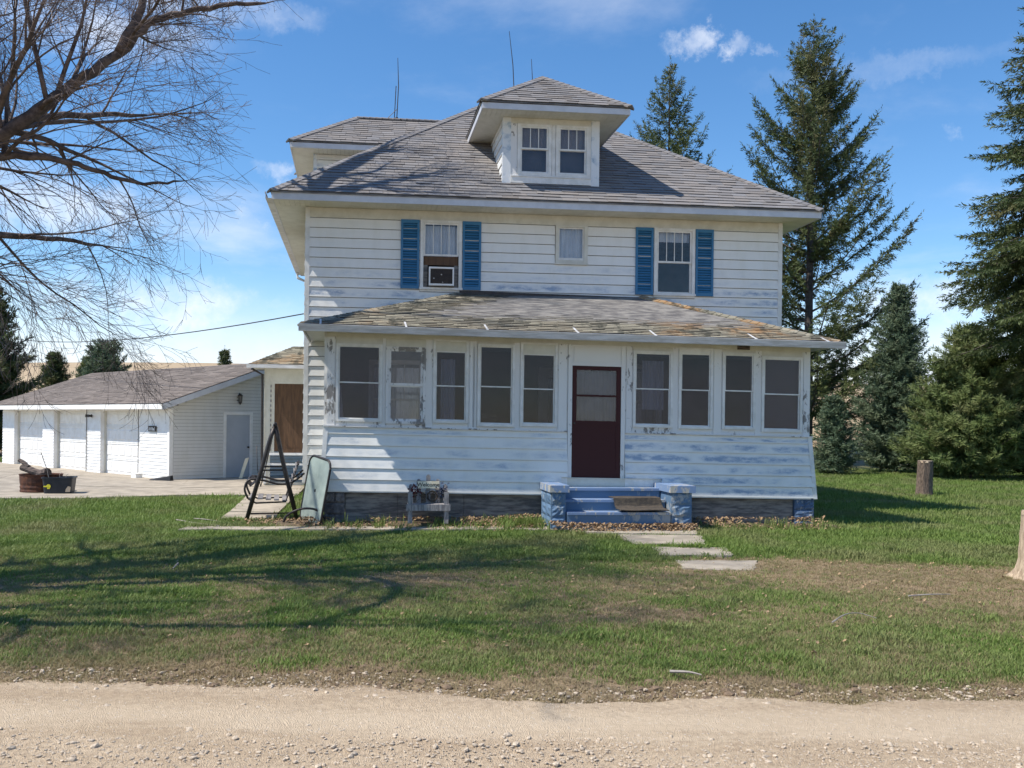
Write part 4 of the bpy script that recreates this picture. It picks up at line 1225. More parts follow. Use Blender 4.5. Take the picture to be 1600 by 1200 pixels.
f = HB(); f.box(ea - .05, -.02, eb0 - .1, eb0 - .002, ez - .10, ez + .0); f.build('entry_gutter', M['gutter'], en)
f = HB(); f.box(ea, -.02, eb0, EB + 1.3, ez - .05, ez - .035); f.build('entry_soffit', M['soffit'], en)
f = HB(); f.tube([(ea + .05, EB - .2, 3.26), (-1.52, EB - .05, 3.1), (-1.51, EB - .05, .3)], .035, 8); f.build('downspout', M['darkmetal'], en)

# ------------------------------------------------------------------ window air conditioner
h = up_win[0]
w0 = hworld((h[0] + h[1]) / 2, -.16, 4.625)
ac = empty('air_conditioner', w0, TH, label='white window air conditioner with dark grille in the left upper window', cat='air conditioner')
f = MB(); hw_, hh_, dp = .255, .375, .40
f.box(-hw_, hw_, 0, dp, 0, .012); f.box(-hw_, hw_, 0, dp, hh_ - .012, hh_); f.box(-hw_, -hw_ + .03, 0, dp, .012, hh_ - .012); f.box(hw_ - .03, hw_, 0, dp, .012, hh_ - .012)
f.box(-hw_ + .03, hw_ - .03, .05, dp, .012, hh_ - .012); f.box(-hw_ + .03, hw_ - .03, 0, .04, .012, .035); f.box(-hw_ + .03, hw_ - .03, 0, .04, hh_ - .035, hh_ - .012)
f.build('case', M['white'], ac)
f = MB()
f.box(-hw_ + .031, hw_ - .031, .03, .049, .036, hh_ - .036)
for k in range(16): f.box(-hw_ + .031, hw_ - .031, .012, .03, .04 + k * .0185, .04 + k * .0185 + .009)
f.build('grille', M['darkmetal'], ac)
f = MB(); f.box(-.16, -.145, .004, .011, .13, .15); f.box(-.01, .01, .004, .011, .21, .23); f.box(.02, .035, .004, .011, .06, .072); f.build('badge', M['white'], ac)

# ------------------------------------------------------------------ concrete front steps between block cheek walls
st0 = hworld(5.55, PF - .1, 0)
steps = empty('porch_steps', st0, TH, label='blue painted concrete porch steps between two block cheek walls', cat='steps')
def sx_(a, b, z): 
    # house coords -> steps local
    x, y, z = hx(a, b, z); x0, y0, _ = hx(5.55, PF - .1, 0)
    return (x - x0, y - y0, z)
SB = lambda: MB(sx_)
for k, (zt, bf, bt_) in enumerate(((.715, -2.88, -2.585), (.535, -3.18, -2.881), (.345, -3.48, -3.181))):
    f = SB(); f.box(4.60, 6.40, bf + .012, bt_, -.1, zt - .045)
    t_ = f.build('step', M['bluepaint'], steps)
    f = SB(); f.box(4.60, 6.40, bf - .01, bt_, zt - .044, zt); f.build('tread', M['capblue'], t_, label='worn pale tread edge' if k else None)
for (a0_, a1_) in ((4.315, 4.598), (6.402, 6.80)):
    f = SB(); f.box(a0_ + .02, a1_ - .02, -3.44, -2.59, -.1, .68); ck = f.build('cheek_wall', M['bluepaint'], steps)
    f = SB(); f.box(a0_ - .02, a1_ + .03, -3.50, -2.585, .681, .80); f.build('cap', M['capblue'], ck, )
    for r_ in range(3):
        z0, z1 = .05 + r_ * .21, .05 + r_ * .21 + .2
        g = 6; f = SB(); P = []
        for j in range(g):
            for i in range(g):
                u, v = i / (g - 1), j / (g - 1); e = min(u, v, 1 - u, 1 - v)
                P.append((lerp(a0_ + .022, a1_ - .022, u), -3.442 - (.03 * rnd.uniform(.3, 1.1) if e > 0 else .004), lerp(z0, z1, v)))
        i0 = f.pts(P)
        for j in range(g - 1):
            for i in range(g - 1):
                f.f.append((i0 + j * g + i, i0 + j * g + i + 1, i0 + (j + 1) * g + i + 1, i0 + (j + 1) * g + i)); f.c.append(None)
        f.build('block', M['bluepaint'], ck)
# outer face of the left cheek: rough blocks
f = SB()
for r_ in range(3):
    for k in range(2):
        z0, z1 = .05 + r_ * .21, .05 + r_ * .21 + .2; y0, y1 = -3.43 + k * .42, -3.43 + k * .42 + .41
        g = 5; P = []
        for j in range(g):
            for i in range(g):
                u, v = i / (g - 1), j / (g - 1); e = min(u, v, 1 - u, 1 - v)
                P.append((4.333 - (.03 * rnd.uniform(.3, 1.1) if e > 0 else .003), lerp(y0, y1, u), lerp(z0, z1, v)))
        i0 = f.pts(P)
        for j in range(g - 1):
            for i in range(g - 1):
                f.f.append((i0 + j * g + i, i0 + (j + 1) * g + i, i0 + (j + 1) * g + i + 1, i0 + j * g + i + 1)); f.c.append(None)
f.build('rough_side_face', M['bluepaint'], steps)

# door mat slumped over the lower step
mw0 = hworld(5.95, -3.228, .378)
f = MB(); n = 12
prof = [(-.30, .0), (-.26, .012), (-.2, .014), (-.05, .016), (.0, .05), (.02, .12), (.03, .178), (.06, .192), (.14, .194), (.28, .192)]
for i in range(len(prof) - 1):
    for k in range(10):
        x0, x1 = lerp(-.42, .42, k / 10), lerp(-.42, .42, (k + 1) / 10)
        sk = lambda x, i: (x + .0 - .10 * (i / 9), prof[i][0] - .02 + .012 * math.sin(x * 7), prof[i][1] + .004 * math.sin(x * 9 + i))
        a_, b_, c_, d_ = sk(x0, i), sk(x1, i), sk(x1, i + 1), sk(x0, i + 1)
        up_ = .012
        f.hexa([a_, b_, c_, d_, (a_[0], a_[1] - .004, a_[2] + up_), (b_[0], b_[1] - .004, b_[2] + up_), (c_[0], c_[1] - .004, c_[2] + up_), (d_[0], d_[1] - .004, d_[2] + up_)])
o = f.build('door_mat', M['mat'], None, label='worn dark doormat slumped over the right side of the porch steps', cat='doormat')
o.location = mw0; o.rotation_euler = (0, 0, TH)

# ------------------------------------------------------------------ detached garage
GC = Vector((-10.13, 27.5, 0)); gf = Vector((-.74, .67, 0)).normalized(); gg = Vector((.67, .74, 0)).normalized()
grz = math.atan2(-gf.y, -gf.x)              # local +x runs along -gf ; local y along gg
garage = empty('garage', GC, grz, label='long white three-door garage with brown shingle roof beside the concrete drive', cat='garage')
# local: x = -s (s = distance from the near corner along the front), y = depth
GL, GDp = 13.3, 7.2
zE, zR = 2.30, 3.74; gp = (zR - zE) / (GDp / 2 + .4)
doors = [(1.89, 4.64), (5.72, 8.40), (9.40, 12.1)]
GBm = lambda: MB()
def gcourse(name, parent, x0, x1, z0, z1, holes, pos, step=.105, wear=0.1):
    b = MB(); b.uv = []
    n = int(round((z1 - z0) / step))
    for i in range(n):
        course(None, x0, x1, z0 + i * step, z0 + (i + 1) * step, 0, holes, 0, i, mk=MB, pos=pos, join=b)
    o = b.build(name, M['siding_plain'], parent); o.data.attributes.new('wear', 'FLOAT', 'POINT').data.foreach_set('value', [wear] * len(o.data.vertices))
    return fix_normals(o)
f = MB()
for (x0, x1, l, h_) in cut_rects(-GL, 0, 0, 2.3, [(-d1, -d0, -1, 2.08) for (d0, d1) in doors]): f.box(x0, x1, .02, .12, l, h_)
fw_ = f.build('front_wall', M['white'], garage)
piers = [(-1.89, 0.0), (-5.72, -4.64), (-9.40, -8.40), (-GL, -12.1)]
for (x0, x1) in piers:
    b = MB()
    n = 20
    for i in range(n):
        cz0, cz1 = .03 + i * .105, .03 + (i + 1) * .105
        b.hexa([(x0, -.004 + .018 - .022, cz0), (x1, -.008, cz0), (x1, .019, cz0), (x0, .019, cz0), (x0, .008, cz1), (x1, .008, cz1), (x1, .019, cz1), (x0, .019, cz1)])
    b.build('pier_siding', M['white'], fw_)
f = MB(); f.box(-.10, .02, -.03, -.009, .0, 2.2); f.box(.0, .02, -.009, .09, .0, 2.2); f.build('corner_board', M['white'], garage)
f = MB(); f.box(-GL, -GL + .1, .12, GDp, 0, 2.3); f.box(-GL, 0, GDp - .1, GDp, 0, 2.3); f.build('outer_wall', M['white'], garage)
f = MB(); f.box(-GL, -.1, .9, .95, 2.10, 2.25); f.build('ceiling_beam', M['white'], garage)
REC = .16
for (d0, d1) in doors:
    f = MB(); f.box(-d0 - .001, -d0 + .04, .121, REC + .1, 0, 2.08); f.box(-d1 - .04, -d1 + .001, .121, REC + .1, 0, 2.08); f.box(-d1, -d0, .121, REC + .1, 2.081, 2.13)
    f.build('door_jamb', M['soffit'], garage)
    gd = MB(); gd.box(-d1 + .002, -d0 - .002, REC + .045, REC + .08, .02, 2.08)
    o = gd.build('garage_door', M['white'], garage)
    for r_ in range(4):
        for c_ in range(6):
            x0, x1 = lerp(-d1, -d0, c_ / 6) + .05, lerp(-d1, -d0, (c_ + 1) / 6) - .05; z0, z1 = .02 + r_ * .515 + .09, .02 + r_ * .515 + .43
            p_ = MB()
            p_.hexa([(x0, REC + .044, z0), (x1, REC + .044, z0), (x1, REC + .05, z0), (x0, REC + .05, z0), (x0, REC + .044, z1), (x1, REC + .044, z1), (x1, REC + .05, z1), (x0, REC + .05, z1)])
            p_.hexa([(x0 + .035, REC + .028, z0 + .035), (x1 - .035, REC + .028, z0 + .035), (x1, REC + .0435, z0), (x0, REC + .0435, z0), (x0 + .035, REC + .028, z1 - .035), (x1 - .035, REC + .028, z1 - .035), (x1, REC + .0435, z1), (x0, REC + .0435, z1)])
            p_.build('panel', M['white'], o)
        if r_:
            z = .02 + r_ * .515
            p_ = MB(); p_.box(-d1 + .003, -d0 - .003, REC + .03, REC + .044, z - .045, z - .006); p_.box(-d1 + .003, -d0 - .003, REC + .03, REC + .044, z + .006, z + .045); p_.build('section_rail', M['white'], o)
# gable end facing the house (at local x=0, running along +y)
gdoor = (1.84, 2.68, .0, 2.0)
f = MB()
for (y0, y1, l, h_) in cut_rects(.02, GDp, 0, 2.28, [(1.78, 2.74, -1, 2.06)]): f.box(-.1, -.001, y0, y1, l, h_)
f.hexa([(-.1, 0, 2.28), (-.001, 0, 2.28), (-.001, GDp, 2.28), (-.1, GDp, 2.28), (-.1, GDp / 2, zR - .12), (-.001, GDp / 2, zR - .12), (-.001, GDp / 2 + .01, zR - .12), (-.1, GDp / 2 + .01, zR - .12)])
gw = fix_normals(f.build('gable_wall', M['interior'], garage))  # backing coloured dark to draw the shade lines under the laps
b = MB(); b.uv = []
z = .05; i = 0
while z < zR - .2:
    z1 = z + .105
    y0 = .10 if z1 < 2.2 else max(.0, (z - 2.16)) / ((zR - .1 - 2.16) / (GDp / 2)) + .02
    y1 = GDp - y0
    if y1 - y0 > .1:
        course(None, y0, y1, z, z1, 0, [(1.76, 2.76, -1, 2.08)], 0, i, mk=MB, pos=lambda x, y, zz: (-y, x, zz), join=b)
    z = z1; i += 1
o = b.build('gable_siding', M['siding_plain'], gw); o.data.attributes.new('wear', 'FLOAT', 'POINT').data.foreach_set('value', [.0] * len(o.data.vertices)); fix_normals(o)
f = MB(); f.box(-.04, .035, 1.75, 1.84, 0, 2.09); f.box(-.04, .035, 2.68, 2.77, 0, 2.09); f.box(-.04, .035, 1.84, 2.68, 2.0, 2.09); dfm = f.build('side_door', M['white'], garage, label='plain grey steel side door in the gable end')
f = MB(); f.box(-.03, .005, 1.841, 2.679, .02, 1.999); f.build('leaf', M['doorgrey'], dfm)
f = MB(); f.lathe([(.0, 0), (.03, .0), (.034, .02), (.02, .04), (.02, .06)], 10); kb = f.build('door_knob', M['darkmetal'], dfm); kb.rotation_euler = (0, R(-90), 0); kb.location = (.065, 2.61, .98)
# roof
e0 = -.42
f = MB()
A = (-GL - .35, e0, zE); B = (.36, e0, zE); C = (.36, GDp / 2, zR); D = (-GL - .35, GDp / 2, zR); A2 = (-GL - .35, GDp + .42, zE); B2 = (.36, GDp + .42, zE)
th_ = .03
def dz(p, k): return (p[0], p[1], p[2] - k)
f.hexa([dz(A, .06), dz(B, .06), dz(C, .06), dz(D, .06), dz(A, .012), dz(B, .012), dz(C, .012), dz(D, .012)])
f.hexa([dz(D, .06), dz(C, .06), dz(B2, .06), dz(A2, .06), dz(D, .012), dz(C, .012), dz(B2, .012), dz(A2, .012)])
gr = fix_normals(f.build('roof', M['plywood'], garage))
_rt = roof_tint
def roof_tint(kind):
    v = rnd.uniform(.85, 1.12); return (.235 * v, .195 * v, .165 * v)
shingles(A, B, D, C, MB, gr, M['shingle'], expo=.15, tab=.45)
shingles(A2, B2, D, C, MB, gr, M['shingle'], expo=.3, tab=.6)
roof_tint = _rt
f = MB(); f.box(-GL - .35, .36, e0 - .03, e0 - .003, zE - .17, zE - .02); f.build('eave_fascia', M['white'], garage)
f = MB(); f.box(-GL - .3, .3, e0 - .002, .019, zE - .16, zE - .145); f.build('eave_soffit', M['white'], garage)
for (p, q_) in ((B, C), (B2, C)):
    f = MB(); s_ = 1
    f.hexa([(.33, p[1], p[2] - .19), (.362, p[1], p[2] - .19), (.362, q_[1], q_[2] - .19), (.33, q_[1], q_[2] - .19), (.33, p[1], p[2] - .015), (.362, p[1], p[2] - .015), (.362, q_[1], q_[2] - .015), (.33, q_[1], q_[2] - .015)])
    fix_normals(f.build('rake_board', M['fascia'], garage))
    f = MB(); f.hexa([(.0, p[1], p[2] - .085), (.33, p[1], p[2] - .085), (.33, q_[1], q_[2] - .085), (.0, q_[1], q_[2] - .085), (.0, p[1], p[2] - .07), (.33, p[1], p[2] - .07), (.33, q_[1], q_[2] - .07), (.0, q_[1], q_[2] - .07)])
    fix_normals(f.build('rake_soffit', M['soffit'], garage))
# number plate: pale worn characters on black (unreadable in the light)
f = MB(); f.box(-1.27, -.80, -.045, -.022, 1.46, 1.63); pl = f.build('number_plate', M['black'], garage)
f = MB()
for k, (x, hgt, w_) in enumerate(((-1.205, .10, .022), (-1.145, .085, .04), (-1.075, .10, .026), (-1.005, .095, .045), (-.925, .07, .05), (-.865, .1, .02))):
    f.box(x - w_ / 2, x + w_ / 2, -.048, -.0455, 1.49, 1.49 + hgt)
f.build('worn_characters', M['white'], pl)
# coach lantern and flood lights
ln = MB()
ln.box(0, .012, 2.20, 2.30, 2.42, 2.62); ln.tube([(.012, 2.25, 2.6), (.10, 2.25, 2.68), (.13, 2.25, 2.62)], .012, 6)
ln.lathe([(.0, 2.66), (.03, 2.655), (.085, 2.60), (.075, 2.59), (.0, 2.59)], 8, .13, 2.25); ln.lathe([(.05, 2.40), (.055, 2.38), (.02, 2.34), (.0, 2.30)], 8, .13, 2.25)
for k in range(6):
    an = k * PI / 3; ln.tube([(.13 + .065 * math.cos(an), 2.25 + .065 * math.sin(an), 2.59), (.13 + .05 * math.cos(an), 2.25 + .05 * math.sin(an), 2.39)], .007, 4)
lo = ln.build('wall_lantern', M['darkmetal'], garage)
ln = MB(); ln.lathe([(.055, 2.59), (.042, 2.395)], 8, .13, 2.25); ln.build('lantern_glass', M['lamp_glass'], lo)
def flood(pos, yaw, parent):
    f = MB(); f.lathe([(.0, .0), (.05, .0), (.05, .02), (.0, .02)], 10)
    for sg in (-1, 1):
        f.tube([(0, 0, .02), (sg * .07, 0, .07)], .012, 6); f.tube([(sg * .07, 0, .07), (sg * .09, 0, .17)], [.035, .05], 8)
    o = f.build('flood_light', M['darkmetal'], parent); o.location = pos; o.rotation_euler = (R(90), 0, yaw); return o
flood((-5.3, -.01, 1.92), 0, garage)
flood((.02, 3.35, 1.75), R(90), garage)
# wire conduit down the pier
f = MB(); f.tube([(-5.64, -.03, 2.15), (-5.64, -.03, .05)], .012, 5); f.tube([(-1.93, -.03, 2.15), (-1.93, -.03, .05)], .01, 5); f.build('conduit', M['darkmetal'], garage)
def gworld(x, y, z):
    v = GC + (-gf) * x + gg * y; return (v.x, v.y, z)

# loose things by the garage corner
f = MB(); f.hexa([(-.35, -.07, .0), (.35, -.08, .0), (.36, .10, .0), (-.35, .08, .0), (-.33, -.05, .05), (.34, -.04, .15), (.35, .07, .17), (-.33, .06, .06)])
o = f.build('downspout_splash', M['black'], None, label='black plastic splash trough lying at the garage corner', cat='drain trough'); o.location = gworld(.15, -.35, .03); o.rotation_euler = (0, 0, grz + .5)
f = MB(); f.box(-.16, .16, -.11, .11, 0, .13); f.box(-.17, .17, -.12, .12, .131, .15)
o = f.build('small_box', M['white'], None, bevel=.01, label='small dusty white box against the garage front', cat='box'); o.location = gworld(-1.55, -.25, .03); o.rotation_euler = (0, 0, grz)

# ------------------------------------------------------------------ service cable
P = []
p0 = Vector((-30, 52, 6.6)); p1 = Vector(hworld(-.02, 1.6, 4.2))
for k in range(25):
    t = k / 24; p = p0.lerp(p1, t); p.z -= 1.1 * 4 * t * (1 - t) * .55; P.append(p)
f = MB(); f.tube(P, .014, 5); f.tube([p1, p1 + Vector((.05, -.05, -.25)), p1 + Vector((-.02, -.04, -.5)), p1 + Vector((.03, .0, -.65))], .008, 5)
f.build('power_cable', M['wire'], None, label='black overhead cable sagging from the left to the house corner', cat='cable')

# ------------------------------------------------------------------ bare deciduous tree at the left
tr = random.Random(21)
tree = empty('bare_tree', (-9.3, 8.3, 0), label='large leafless tree overhanging the lawn from the left edge', cat='tree')
T0 = Vector((-9.3, 8.3, 0))
def loc(p): return Vector(p) - T0
class Acc: pass
seg_tw = MB(); seg_br = MB(); buds = MB()
def catmull(P, n=6):
    P = [Vector(p) for p in P]; out = []
    Q = [P[0] * 2 - P[1]] + P + [P[-1] * 2 - P[-2]]
    for i in range(1, len(Q) - 2):
        for k in range(n):
            t = k / n; a, b, c, d_ = Q[i - 1], Q[i], Q[i + 1], Q[i + 2]
            out.append(.5 * ((2 * b) + (-a + c) * t + (2 * a - 5 * b + 4 * c - d_) * t * t + (-a + 3 * b - 3 * c + d_) * t ** 3))
    out.append(P[-1]); return out
def rvec(): 
    while True:
        v = Vector((tr.uniform(-1, 1), tr.uniform(-1, 1), tr.uniform(-1, 1)))
        if .05 < v.length < 1: return v.normalized()
LEN = {2: 2.0, 3: 1.05, 4: .34}
ntw = [0]
def grow(p, d_, L, r, level):
    """one wandering branch with side branches; outer twigs droop, tips turn up"""
    n = {1: 10, 2: 8, 3: 6, 4: 3}[level]
    pts = [p.copy()]; q = p.copy(); d_ = d_.normalized(); lim = -2.95 + tr.gauss(-.25, .42)
    for k in range(n):
        t = k / n
        g = {1: .0, 2: -.035, 3: -.03, 4: .05}[level]
        if t > .7: g = .07
        d_ = (d_ + rvec() * {1: .17, 2: .16, 3: .17, 4: .2}[level] + Vector((0, 0, g))).normalized()
        q = q + d_ * (L / n)
        if q.x > lim + .30 * (10.5 - q.y) + .22 * (q.z - 6) and q.z < 1.86 + .47 * q.y: break       # the crown ends before the house
        pts.append(q.copy())
    if len(pts) < 3: return
    n = len(pts) - 1
    rad = [max(.0022, r * (1 - .93 * k / n)) for k in range(n + 1)]
    tgt = seg_br if level <= 2 else seg_tw
    tgt.tube([loc(v) for v in pts], rad, {1: 7, 2: 5, 3: 3, 4: 3}[level], caps=False)
    ntw[0] += 1
    if level == 4:
        return
    kids = {1: 7, 2: 7, 3: 5}[level]
    for k in range(kids):
        t = tr.uniform(.12, .98)
        i = min(n - 1, int(t * n)); base = pts[i].lerp(pts[i + 1], t * n - i)
        dd = (pts[i + 1] - pts[i]).normalized()
        side = rvec(); side = (side - dd * side.dot(dd)).normalized()
        nd = dd * tr.uniform(.8, 1.4) + side * tr.uniform(.45, .95) + Vector((0, 0, {1: .05, 2: -.10, 3: .03}[level]))
        grow(base, nd, LEN[level + 1] * tr.uniform(.55, 1.25) * (1.1 - .45 * t), max(.0028, rad[i] * tr.uniform(.35, .55)), level + 1)
def limb(P, r0, r1, kids, name='limb', dens=1.0):
    pts = catmull(P, 6); n = len(pts)
    for k in range(1, n - 1): pts[k] += rvec() * .018
    rad = [lerp(r0, r1, (k / (n - 1)) ** .8) for k in range(n)]
    rad[-1] *= .6
    f = MB(); f.tube([loc(v) for v in pts], rad, 9)
    f.build(name, M['treebark'], tree, smooth=True)
    for _ in range(3): grow(pts[-1], (pts[-1] - pts[-2]).normalized() + rvec() * .35, 1.5 * tr.uniform(.6, 1.1), rad[-1] * .8, 2)
    for k in range(kids):
        t = tr.uniform(.15, 1.0); i = min(n - 2, int(t * (n - 1)))
        dd = (pts[i + 1] - pts[i]).normalized(); side = rvec(); side = (side - dd * side.dot(dd)).normalized()
        nd = dd * tr.uniform(.5, 1.1) + side + Vector((0, 0, .1))
        lv = 1 if (tr.random() < .55) else 2
        L = (3.0 if lv == 1 else 2.2) * tr.uniform(.6, 1.15) * (1.1 - .4 * t)
        grow(pts[i], nd, L, rad[i] * tr.uniform(.35, .6), lv)
f = MB(); f.tube([loc(v) for v in catmull([(-9.3, 8.3, -.3), (-9.32, 8.3, .6), (-9.25, 8.35, 1.8), (-9.0, 8.5, 3.0)], 5)], [.52, .47, .42, .40, .385, .37, .36, .35, .345, .34, .335, .33, .33, .33, .32, .32], 14)
f.build('trunk', M['treebark'], tree, smooth=True)
limb([(-9.0, 8.5, 2.9), (-7.6, 9.3, 3.75), (-6.1, 9.8, 4.55), (-5.45, 10.0, 4.95), (-4.95, 10.2, 5.45), (-4.45, 10.4, 5.95), (-4.1, 10.5, 6.35), (-3.55, 10.7, 6.6), (-2.95, 10.9, 6.75)], .115, .020, 18)
limb([(-6.1, 9.8, 4.55), (-5.4, 10.3, 4.75), (-4.9, 10.6, 4.72), (-4.4, 10.8, 4.6), (-3.9, 10.9, 4.65)], .055, .012, 9)
limb([(-4.45, 10.4, 5.95), (-4.25, 10.5, 6.5), (-4.2, 10.6, 7.1), (-3.8, 10.8, 7.6)], .06, .02, 5)
limb([(-9.0, 8.5, 2.9), (-8.6, 9.6, 4.6), (-8.0, 11.5, 6.9), (-7.3, 14.3, 9.4), (-6.75, 17.3, 10.9), (-5.9, 18.9, 11.9)], .28, .13, 14)
limb([(-7.05, 15.6, 10.2), (-6.2, 17.2, 11.0), (-5.0, 18.0, 11.6)], .13, .06, 6)
limb([(-9.0, 8.5, 3.0), (-8.9, 8.2, 5.0), (-8.2, 8.6, 7.2), (-7.2, 9.4, 9.0), (-6.3, 10.4, 10.4)], .24, .05, 14)
limb([(-9.0, 8.5, 3.0), (-8.4, 7.3, 4.4), (-7.4, 6.4, 5.6), (-6.4, 6.2, 6.8), (-5.4, 6.2, 7.6)], .17, .04, 11)
limb([(-9.0, 8.5, 3.0), (-9.8, 9.6, 5.0), (-9.9, 11.2, 6.8), (-9.3, 13.0, 8.2), (-8.6, 15.0, 8.9)], .17, .04, 11)
limb([(-8.0, 9.1, 3.5), (-7.0, 10.5, 3.9), (-6.2, 11.5, 4.1), (-5.6, 12.6, 4.2)], .09, .02, 9)
limb([(-8.6, 9.6, 4.6), (-7.2, 11.2, 5.2), (-6.3, 12.5, 5.9), (-5.4, 13.6, 6.3)], .12, .025, 11)
limb([(-9.0, 8.5, 2.9), (-8.8, 8.7, 5.2), (-8.4, 9.1, 7.6), (-7.9, 9.5, 9.8), (-7.3, 9.8, 11.6)], .27, .07, 12)
limb([(-8.2, 8.9, 5.0), (-7.0, 9.5, 6.2), (-6.2, 9.1, 6.9), (-5.9, 7.9, 7.2), (-6.1, 6.6, 7.0)], .12, .05, 6)
limb([(-8.6, 9.0, 6.6), (-7.6, 10.2, 7.8), (-6.4, 11.2, 8.6), (-5.2, 12.0, 9.3)], .13, .04, 8)
limb([(-9.0, 8.5, 3.0), (-10.5, 8.0, 5.0), (-11.8, 7.7, 7.2), (-12.6, 7.8, 9.2)], .2, .05, 6)
seg_br.build('branches', M['treebark'], tree, smooth=True, kind='stuff')
seg_tw.build('twigs', M['twig'], tree, kind='stuff')
print('twigs', ntw[0], len(seg_tw.f), len(seg_br.f))

# ------------------------------------------------------------------ conifers
def conifer(name, label, x, y, h, rad, seed, mat='needles', crown0=.06, sweep='up', dens=1.0, nl=.16, bare=0.0, group=None, thin=1.0, shape=1.0, brush=1.0):
    q = random.Random(seed)
    root = empty(name, (x, y, gz(x, y) - .05), q.uniform(0, 6), label=label, cat='tree', group=group)
    t = MB(); lean = Vector((q.uniform(-.02, .02), q.uniform(-.02, .02), 0))
    n = 12; tp = [Vector((lean.x * h * (k / n) ** 1.5 + .03 * q.uniform(-1, 1), lean.y * h * (k / n) ** 1.5, h * k / n)) for k in range(n + 1)]
    t.tube(tp, [max(.012, h * .0125 * (1 - k / n) ** .9) for k in range(n + 1)], 8)
    t.build('trunk', M['sprucebark'], root, smooth=True)
    br = MB(); nd = MB()
    NV = []; NF = []; NC = []
    def spray(p, d_, L, tint):
        """brush of needle slivers round a twig"""
        d_ = d_.normalized(); a = d_.orthogonal().normalized(); b_ = d_.cross(a)
        k_ = max(5, int(L / .036 * brush))
        for j in range(k_):
            s_ = (j + q.random()) / k_; an = q.uniform(0, 2 * PI)
            o = (a * math.cos(an) + b_ * math.sin(an))
            base = p + d_ * (L * s_)
            ln = nl * q.uniform(.7, 1.25) * (1.0 - .35 * s_)
            tip = base + (o * .72 + d_ * .75).normalized() * ln
            w_ = (d_.cross(o)).normalized() * ln * .115 * thin
            i = len(NV); m_ = base.lerp(tip, .45)
            NV.extend([base, m_ + w_, tip, m_ - w_]); NF.append((i, i + 1, i + 2, i + 3))
            c = (min(1, max(0, tint[0] + q.uniform(-.22, .22))), tint[1], 0, 1); NC.extend(c * 4)
    z = h * crown0; 
    while z < h * .985:
        f_ = z / h
        prof = (1 - f_) ** (.85 * shape) * (1 - .35 * (1 - min(1, f_ / .12)))
        R_ = rad * prof + .12
        nb = max(3, int(q.uniform(4.5, 7) * dens))
        for k in range(nb):
            an = q.uniform(0, 2 * PI); out = Vector((math.cos(an), math.sin(an), 0))
            L = R_ * q.choice((.68, .82, .92, 1.0, 1.06)) * q.uniform(.85, 1.1)
            if q.random() < bare: continue
            st = tp[0].lerp(tp[-1], 0); i0 = min(n - 1, int(f_ * n)); st = tp[i0].lerp(tp[i0 + 1], f_ * n - i0)
            up0 = {'up': lerp(.05, .85, f_), 'down': lerp(-.35, .5, f_), 'flat': lerp(.05, .8, f_)}[sweep] + q.uniform(-.12, .12)
            m_ = 6; pts = [st]; dr = (out + Vector((0, 0, up0))).normalized(); p = st.copy()
            for s_ in range(m_):
                u = s_ / m_
                cv = {'up': .09, 'down': .10 if u > .5 else -.10, 'flat': .05}[sweep]
                dr = (dr + Vector((q.uniform(-.07, .07), q.uniform(-.07, .07), cv + q.uniform(-.04, .04)))).normalized()
                p = p + dr * (L / m_); pts.append(p.copy())
            r_ = max(.007, .0085 * L)
            br.tube(pts, [r_ * (1 - .8 * s_ / m_) for s_ in range(m_ + 1)], 4, caps=False)
            tint = (q.uniform(.15, .8), .75 if q.random() < .12 else q.uniform(0, .25))
            # side twigs, more of them hang below
            nt_ = max(4, int(L / .095 * min(1.0, dens)))
            for s_ in range(nt_):
                u = (s_ + q.random()) / nt_
                if u < .08 and L > 1.0: continue
                i1 = min(m_ - 1, int(u * m_)); bp = pts[i1].lerp(pts[i1 + 1], u * m_ - i1); bd = (pts[i1 + 1] - pts[i1]).normalized()
                sd = Vector((-bd.y, bd.x, 0)).normalized() * q.choice((-1, 1))
                tl = min(.66 if sweep == 'up' else .9, .16 + .34 * L * (1.05 - u)) * q.uniform(.5, 1.1)
                td = bd * q.uniform(.5, 1.0) + sd * q.uniform(.4, 1.0) + Vector((0, 0, q.uniform(-.65, .12) if sweep != 'flat' else q.uniform(-.2, .4)))
                spray(bp, td, tl, tint)
                if tl > .38:
                    for e_ in range(2):
                        u2 = q.uniform(.3, .8); spray(bp + td.normalized() * tl * u2, td.normalized() + rvec_(q) * .8 + Vector((0, 0, -.25)), tl * .5, tint)
            spray(pts[-2], pts[-1] - pts[-2], (pts[-1] - pts[-2]).length * 1.4, tint)
        z += lerp(.34, .20, f_) * (1.12 if sweep == 'up' else 1) * (h / 12) ** .6 / max(.6, min(1.4, dens))
    spray(tp[-1] - Vector((0, 0, .5)), Vector((0, 0, 1)), .75, (.5, 0))
    br.build('branches', M['sprucebark'], root, kind='stuff')
    me = bpy.data.meshes.new('crown'); me.from_pydata([tuple(v) for v in NV], [], NF)
    ca = me.color_attributes.new('tint', 'FLOAT_COLOR', 'POINT'); ca.data.foreach_set('color', NC)
    me.materials.append(M[mat]); o = bpy.data.objects.new('crown', me); col.objects.link(o); o.parent = root
    o['kind'] = 'stuff'
    print(name, len(NF))
    return root
def rvec_(q):
    return Vector((q.uniform(-1, 1), q.uniform(-1, 1), q.uniform(-1, 1)))
G_ = 'conifers behind the yard'
conifer('spruce_tree', 'tallest spruce, ragged and open, rising behind the right end of the house', 14.0, 44.0, 21.0, 8.6, 3, 'needles', .05, 'up', .98, .21, .12, G_, shape=.92)
conifer('spruce_tree', 'spruce top showing above the middle of the house roof', 6.7, 40.5, 17.6, 7.4, 5, 'needles', .45, 'up', .92, .20, .12, G_, shape=1.05)
